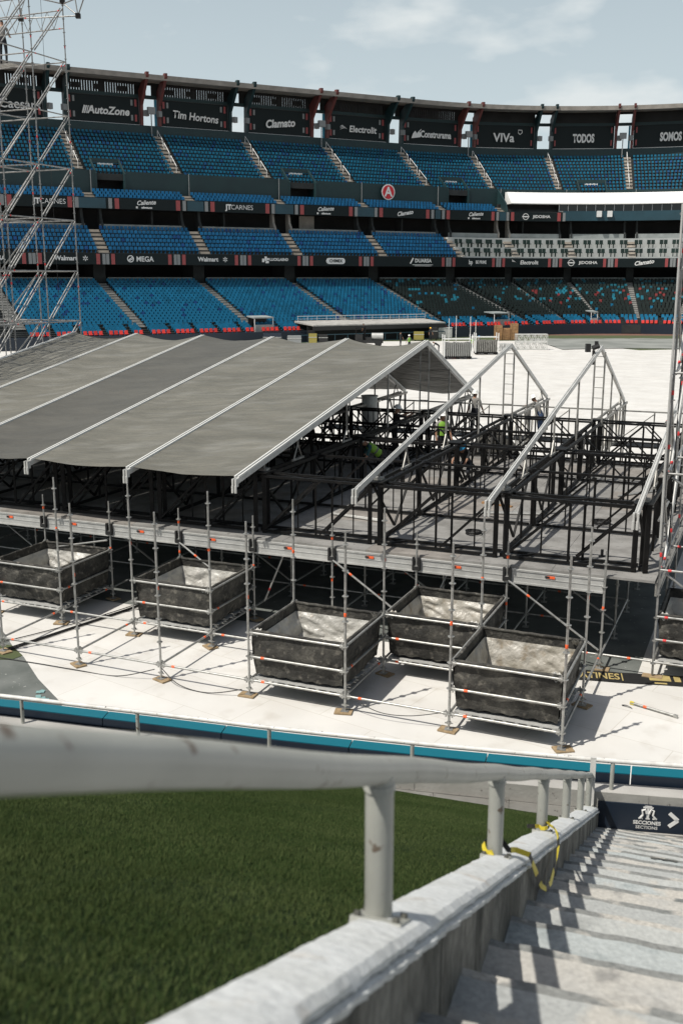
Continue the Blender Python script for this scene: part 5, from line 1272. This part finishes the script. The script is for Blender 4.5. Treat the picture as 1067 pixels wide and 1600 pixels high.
for x, w, h, nm in ((21.35,1.0,1.95,'left'), (22.45,1.0,1.55,'middle'), (23.5,.95,2.2,'tallest right')):
    T = thing('wooden_crate', (x,140,0), '%s one of the three brown wooden crates at the far wall' % nm, 'crate')
    for k in range(5):
        mb = MB(); mb.box((x-w/2,139.45,.05+h*k/5), (x+w/2,140.5,.05+h*(k+.93)/5)); mb.build('board', M_['wood'], T)
    for q in (-1, 1):
        mb = MB(); mb.box((x+q*w*.42-.06,139.40,.0), (x+q*w*.42+.06,139.45,h+.05)); mb.build('batten', M_['wood'], T)
def simple(name, m, label, cat, fn, smooth=False): mb = MB(); fn(mb); return tag(mb.build(name, m, None, smooth), label, cat)
def cabinet(mb): mb.box((13.5,143.0,.15), (15.4,144.2,1.45)); mb.box((13.45,142.95,1.45), (15.45,144.25,1.52)); [mb.box((13.6+q*1.5,143.1,0), (13.75+q*1.5,144.1,.15)) for q in (0,1)]; mb.box((14.43,142.97,.2), (14.46,143.0,1.4))
simple('equipment_cabinet', M_['alu'], 'pale metal equipment cabinet before the dugout end', 'cabinet', cabinet)
for i, (x, y, h) in enumerate(((12.6,120.5,3.6), (13.5,121.0,3.9), (15.2,121.2,3.8), (15.8,121.0,3.4))):
    simple('upright_tube', M_['alu_rail'], ['leftmost', 'second', 'third', 'rightmost'][i] + ' of four upright scaffold tubes beyond the pallets', 'tube', lambda mb: (mb.tube((x,y,0), (x,y,h), .045, 8), mb.box((x-.1,y-.1,0), (x+.1,y+.1,.02)), [mb.tube((x,y,.4+k), (x,y,.43+k), .08, 8) for k in range(3)]))
simple('orange_cones', M_['orange'], 'small heap of orange plastic caps on the white floor by the pallets', 'caps', lambda mb: [mb.tube((11.6+.22*k,108.0+.1*(k%2),0), (11.6+.22*k,108.0+.1*(k%2),.22), .16, 8, 0, .08) for k in range(5)])
# utility cart
CT = thing('utility_cart', (3.2,126,0), 'dark utility cart with chrome tank beyond the tent ridge', 'cart')
def cp(name, m, fn): mb = MB(); fn(mb); mb.v = [tuple(Vector((3.2,126,0)) + Vector(p)) for p in mb.v]; return mb.build(name, m, CT)
cp('chassis', M_['black'], lambda mb: (mb.box((-1.5,-.6,.45), (1.9,.6,.8)), mb.box((-1.5,-.6,.8), (-.6,.6,1.5)), mb.box((-.2,-.55,.8), (.5,.55,1.15))))
cp('tank', M_['alu'], lambda mb: mb.tube((.5,0,1.25), (1.9,0,1.25), .42, 14)); cp('roll_bar', M_['black_steel'], lambda mb: [mb.tube((x,y,.8), (x,y,2.3), .05, 6) for x in (-1.4,-.3) for y in (-.55,.55)] + [mb.box((-1.5,-.6,2.25), (-.2,.6,2.32))])
for x in (-1.0, 1.3):
    for y in (-.65, .65):
        w_ = cp('wheel', M_['cable'], lambda mb: mb.tube((x,y-.12,.42), (x,y+.12,.42), .42, 16)); 
# dugout
DG = thing('dugout', tuple(g3(-30, 40, 0)), 'long dark dugout with pale flat roof and fence below the blue seats', 'dugout')
def dp(name, m, fn): mb = MB(); fn(mb); return mb.build(name, m, DG)
dp('roof', M_['concrete'], lambda mb: sweep(mb, [(36.7,2.35),(42.6,2.1),(42.6,2.25),(36.7,2.6)], -40.0, -19.6)); dp('fascia', M_['black'], lambda mb: sweep(mb, rect(42.3, 42.62, 1.55, 2.09), -40.0, -19.6))
dp('back_wall', M_['interior'], lambda mb: sweep(mb, rect(40.65, 40.8, 0, 2.1), -40, -19.6)); dp('end_wall', M_['black'], lambda mb: (sweep(mb, rect(40.8, 42.4, 0, 1.55), -19.9, -19.6), sweep(mb, rect(40.8, 42.4, 0, 1.55), -40.0, -39.7)))
dp('fence_rail', M_['teal_parapet'], lambda mb: (sweep(mb, rect(43.0, 43.08, .98, 1.08), -43, -20.0), sweep(mb, rect(43.0, 43.06, .1, .16), -43, -20.0)))
for k in range(13): dp('fence_post', M_['teal_parapet'], lambda mb: mb.tube(g3(-42.8+k*1.9, 43.04, 0), g3(-42.8+k*1.9, 43.04, 1.05), .05, 6))
letters('SULTANES', 1.0, gM(-30.0, 42.75, 1.75) @ Matrix.Scale(.45, 4), DG, m=M_['grey_print']) if False else None
dp('top_rail', M_['lettering'], lambda mb: (sweep(mb, rect(37.6, 37.66, 3.2, 3.27), -40, -19.8), sweep(mb, rect(37.6, 37.66, 2.85, 2.89), -40, -19.8)))
for k in range(15): dp('rail_post', M_['lettering'], lambda mb: mb.tube(g3(-39.9+k*1.43, 37.63, 2.5), g3(-39.9+k*1.43, 37.63, 3.25), .03, 6))
for i, (u, nm) in enumerate(((-45.5, 'left of the dugout'), (-7.5, 'right of the dugout'), (23.5, 'far right among red seats'))):
    T = thing('camera_platform', tuple(g3(u, 38, 1)), 'small white roofed camera booth at the field wall, %s' % nm, 'booth')
    for nm2, m, fn in (('roof', M_['concrete_pale'], lambda mb: sweep(mb, [(36.6,3.25),(39.2,3.1),(39.2,3.25),(36.6,3.4)], u-1.4, u+1.4)), ('back', M_['black'], lambda mb: sweep(mb, rect(36.8, 37.0, 1.8, 3.25), u-1.3, u+1.3)), ('front_panel', M_['concrete_pale'], lambda mb: sweep(mb, rect(39.3, 39.45, 1.4, 2.3), u-1.3, u+1.3))):
        mb = MB(); fn(mb); mb.build(nm2, m, T)
    for q in (-1.3, 1.3): mb = MB(); mb.tube(g3(u+q, 39.1, 1.3), g3(u+q, 39.1, 3.15), .06, 6); mb.build('post', M_['lettering'], T)

# ================================================================== SMALL THINGS ON THE WHITE FLOOR
# flat banner with gold lettering
bpts = [(5.0,20.27),(5.02,19.72),(7.6,19.22),(7.9,20.0)]
BN = thing('banner', (6.3,19.8,0), 'black banner with gold lettering lying flat on the white floor', 'banner')
dirb = Vector((.985,-.175,0)).normalized(); nb = Vector((.175,.985,0)).normalized()
mb = MB()
mb.grid(lambda u, v: Vector((4.75,19.72,.006)) + dirb*(3.4*u) + nb*(.56*v + .012*math.sin(u*14)) + Vector((0,0,.006*abs(math.sin(u*21+v*3)))), 40, 6); mb.build('cloth', M_['black'], BN)
M_['gold'] = mat('gold_print', (.42,.33,.13), .7, 0., (.32,.25,.10), 9., 4.)
def flatM(x, y): p = Vector((4.75,19.72,.016)) + dirb*x + nb*y; return Matrix(((dirb.x, nb.x, 0, p.x), (dirb.y, nb.y, 0, p.y), (0,0,1,p.z), (0,0,0,1)))
letters('LATINES', .46, flatM(.55, .27), BN, m=M_['gold'], bold=.008, xs=.55)
def gold(mb):
    mb.box((1.06,.08,0), (1.085,.48,.002), 0, flatM(0,0)); mb.box((1.62,.2,0), (2.05,.52,.002), 0, flatM(0,0)); mb.box((2.12,.2,0), (2.25,.5,.002), 0, flatM(0,0)); mb.box((2.32,.16,0), (2.9,.5,.002), 0, flatM(0,0)); mb.box((1.7,.03,0), (1.95,.1,.002), 0, flatM(0,0)); mb.box((2.3,.03,0), (2.6,.12,.002), 0, flatM(0,0))
mb = MB(); gold(mb); mb.build('gold_blocks', M_['gold'], BN); mb = MB(); mb.box((1.78,.34,.003), (1.86,.46,.005), 0, flatM(0,0)); mb.build('gold_cutout', M_['black'], BN)
# loose ledger tube
T = thing('loose_tube', (6.0,18.15,0), 'loose scaffold tube with orange band lying on the white floor', 'tube')
a, b = Vector((5.66,18.47,.03)), Vector((6.36,17.82,.03)); d = (b-a).normalized()
tube('pipe', a, b, .024, M_['steel'], T); tube('marker_band', a+d*.27, a+d*.34, .0265, M_['orange'], T)
for p, q in ((a, d), (b, -d)): mb = MB(); mb.bar(p - q*.01, p + q*.07, .04, .055); mb.build('wedge_head', M_['yellow'] if p is a else M_['steel'], T)
tag(MB().grid(lambda u, v: (5.47+.16*u, 18.38-.10*u-.05*u*u+.045*v, .006+.02*math.sin(math.pi*u)), 8, 2).build('rubber_strip', M_['cable']), 'small black rubber scrap on the white floor', 'scrap')
# cables
def cable(pts, r, label):
    P = [Vector(p) for p in pts]; out = []
    for i in range(len(P)-1):
        p0, p1, p2, p3 = P[max(i-1,0)], P[i], P[i+1], P[min(i+2,len(P)-1)]
        for q in range(8):
            t = q/8; out.append(.5*((2*p1)+(-p0+p2)*t+(2*p0-5*p1+4*p2-p3)*t*t+(-p0+3*p1-3*p2+p3)*t**3))
    out.append(P[-1]); mb = MB(); mb.path(out, r, 6); return tag(mb.build('cable', M_['cable'], None, True), label, 'cable', 'cables on the floor at the left')
def gpx(s, t, z=.02): return W(s, t, z)
cl_ = ['thick black cable running from the left corner under the stage, lowest of the bundle', 'thick black cable beside the lowest one of the bundle', 'black cable at the upper edge of the bundle']
for k in range(3):
    cable([(-9.2,19.6+.10*k,.015), (-7.6,21.2+.11*k,.015), (-6.3,22.9+.09*k,.015), (-5.2,24.4+.08*k,.015), (-4.2,26.2,.02)], .013, cl_[k])
cable([(-9.0,20.9,.02), (-7.2,22.4,.02), (-5.8,23.9,.02), (-4.9,25.2,.02), (-3.8,27.2,.02)], .011, 'single black cable curving across the floor left of the bundle')
p, q = W(1*G2,-.12,.02), W(2*G2,-.12,.3)
cable([W(.1,-.35,.012), W(1.2,-.3,.012), W(2.2,-.28,.012), W(3.2,-.22,.012), W(4.05,-.1,.25)], .01, 'thin dark cord looping in front of the leftmost scaffold posts')
cable([W(4.2,-.08,.3), W(4.7,-.2,.05), W(5.4,-.25,.012), W(6.1,-.12,.15)], .01, 'thin dark cord drooping to the post left of the middle bin')
cable([W(8.4,-.02,.33), W(9.0,-.08,.16), W(9.6,-.06,.18), W(10.2,-.02,.33)], .008, 'thin dark cord drooping between the middle and nearest bins')
# boots-level clutter on the deck: short black stub, brown board, bundled black cloth
tag(MB().box((-.03,-.03,0), (.03,.03,.16), 0, SM_(12.1, 5.75, ZD)).box((-.07,-.05,0), (.09,.05,.02), 0, SM_(12.1, 5.75, ZD)).build('foot_stub', M_['black']), 'small black steel stub standing alone on the deck', 'stub')
tag(MB().box((-.45,-.06,0), (.45,.06,.03), 0, SM_(8.6, 10.0, ZD) @ Matrix.Rotation(R(-12), 4, 'Z')).box((-.45,-.05,.03), (-.38,.05,.05), 0, SM_(8.6, 10.0, ZD) @ Matrix.Rotation(R(-12), 4, 'Z')).build('loose_board', M_['wood']), 'loose brown board lying on the stage deck', 'board')
def heap(u, v):
    x, y = (u-.5)*2.0, (v-.5)*1.5; r = max(0, 1-(x/1.0)**2)*max(0, 1-(y/.75)**2)
    return W(5.6+x, 21.0+y, 1.35+ .01 + 1.35*r**.6*(.75+.4*mnoise.noise(Vector((x*2.2, y*2.6, 3)))))
tag(MB().grid(heap, 26, 20).build('black_cloth_heap', M_['geotextile'], None, True), 'heap of folded black cloth beside the standing worker on the walkway', 'cloth')
# white drum under the tent
tag(MB().tube(W(1.2,19.2,2.06), W(1.2,19.2,3.75), .3, 18).tube(W(1.2,19.2,3.75), W(1.2,19.2,3.80), .33, 18).build('white_drum', M_['dirty_white']), 'white cylindrical tank seen through the frame under the tent', 'tank')

# ================================================================== MORE CLUTTER
def case(x, y, w, d, h, m, label, trim=True):
    T = thing('equipment_case', (x, y, 0), label, 'case')
    mb = MB(); mb.box((x-w/2,y-d/2,.16), (x+w/2,y+d/2,h)); mb.build('body', m, T)
    mb = MB(); mb.box((x-w/2-.03,y-d/2-.03,h*.68), (x+w/2+.03,y+d/2+.03,h*.68+.06)); mb.build('lid_edge', M_['alu'], T)
    for qx in (-1, 1):
        for qy in (-1, 1):
            mb = MB(); mb.tube((x+qx*w*.4,y+qy*d*.38-.04,.08), (x+qx*w*.4,y+qy*d*.38+.04,.08), .08, 10); mb.build('castor', M_['cable'], T)
case(-8.6, 128, 2.2, 1.0, 1.5, M_['navy'], 'large navy flight case standing behind the tent ridge at left')
case(-5.9, 128.6, 1.7, 1.0, 1.2, M_['grey_print'], 'grey flight case right of the navy one')
M_['dull_yellow'] = mat('dull_yellow_case', (.26,.22,.05), .7)
case(-3.6, 129.2, 1.0, .8, 1.4, M_['dull_yellow'], 'yellow equipment case between grey case and utility cart')
case(-2.3, 129.4, 1.1, .8, 1.3, M_['black'], 'black equipment case beside the yellow one')
case(10.4, 138.2, 1.3, .9, 1.2, M_['dull_yellow'], 'yellow case before the right end of the dugout')
case(12.6, 140.5, 1.0, .9, 1.7, M_['black'], 'tall black case left of the metal cabinet')
case(8.6, 121.4, 1.1, .7, .8, M_['alu'], 'low silver case just beyond the tent peak')
def coil(s, t, r, label):
    pts = [W(s + r*(1+.06*math.sin(i*.9))*math.cos(i*.5), t + r*(1+.06*math.cos(i*1.3))*math.sin(i*.5), ZD+.015+.004*i*.4) for i in range(52)]
    mb = MB(); mb.path(pts, .012, 5); tag(mb.build('cable_coil', M_['cable'], None, True), label, 'coil')
coil(11.6, 8.9, .22, 'coil of black cable on the deck near the right end')
coil(8.9, 6.6, .2, 'coil of black cable on the deck behind the front truss')
def tubes_on_deck(s, t, ang, n, L, label):
    T = thing('tube_bundle', W(s, t, ZD), label, 'tubes')
    for k in range(n):
        d = ES3*math.cos(ang + .03*k) + EN3*math.sin(ang + .03*k); c = W(s, t, ZD+.03) + EN3*(.07*k)
        tube('pipe', c - d*L/2, c + d*L/2, .024, M_['steel'], T)
tubes_on_deck(9.2, 9.0, .3, 4, 1.8, 'four loose scaffold tubes lying on the deck between middle trusses')
tubes_on_deck(5.6, 7.0, -.2, 3, 1.5, 'three loose scaffold tubes on the deck behind the front truss at left')
tubes_on_deck(12.0, 13.0, .9, 3, 1.6, 'three loose scaffold tubes on the deck far right')
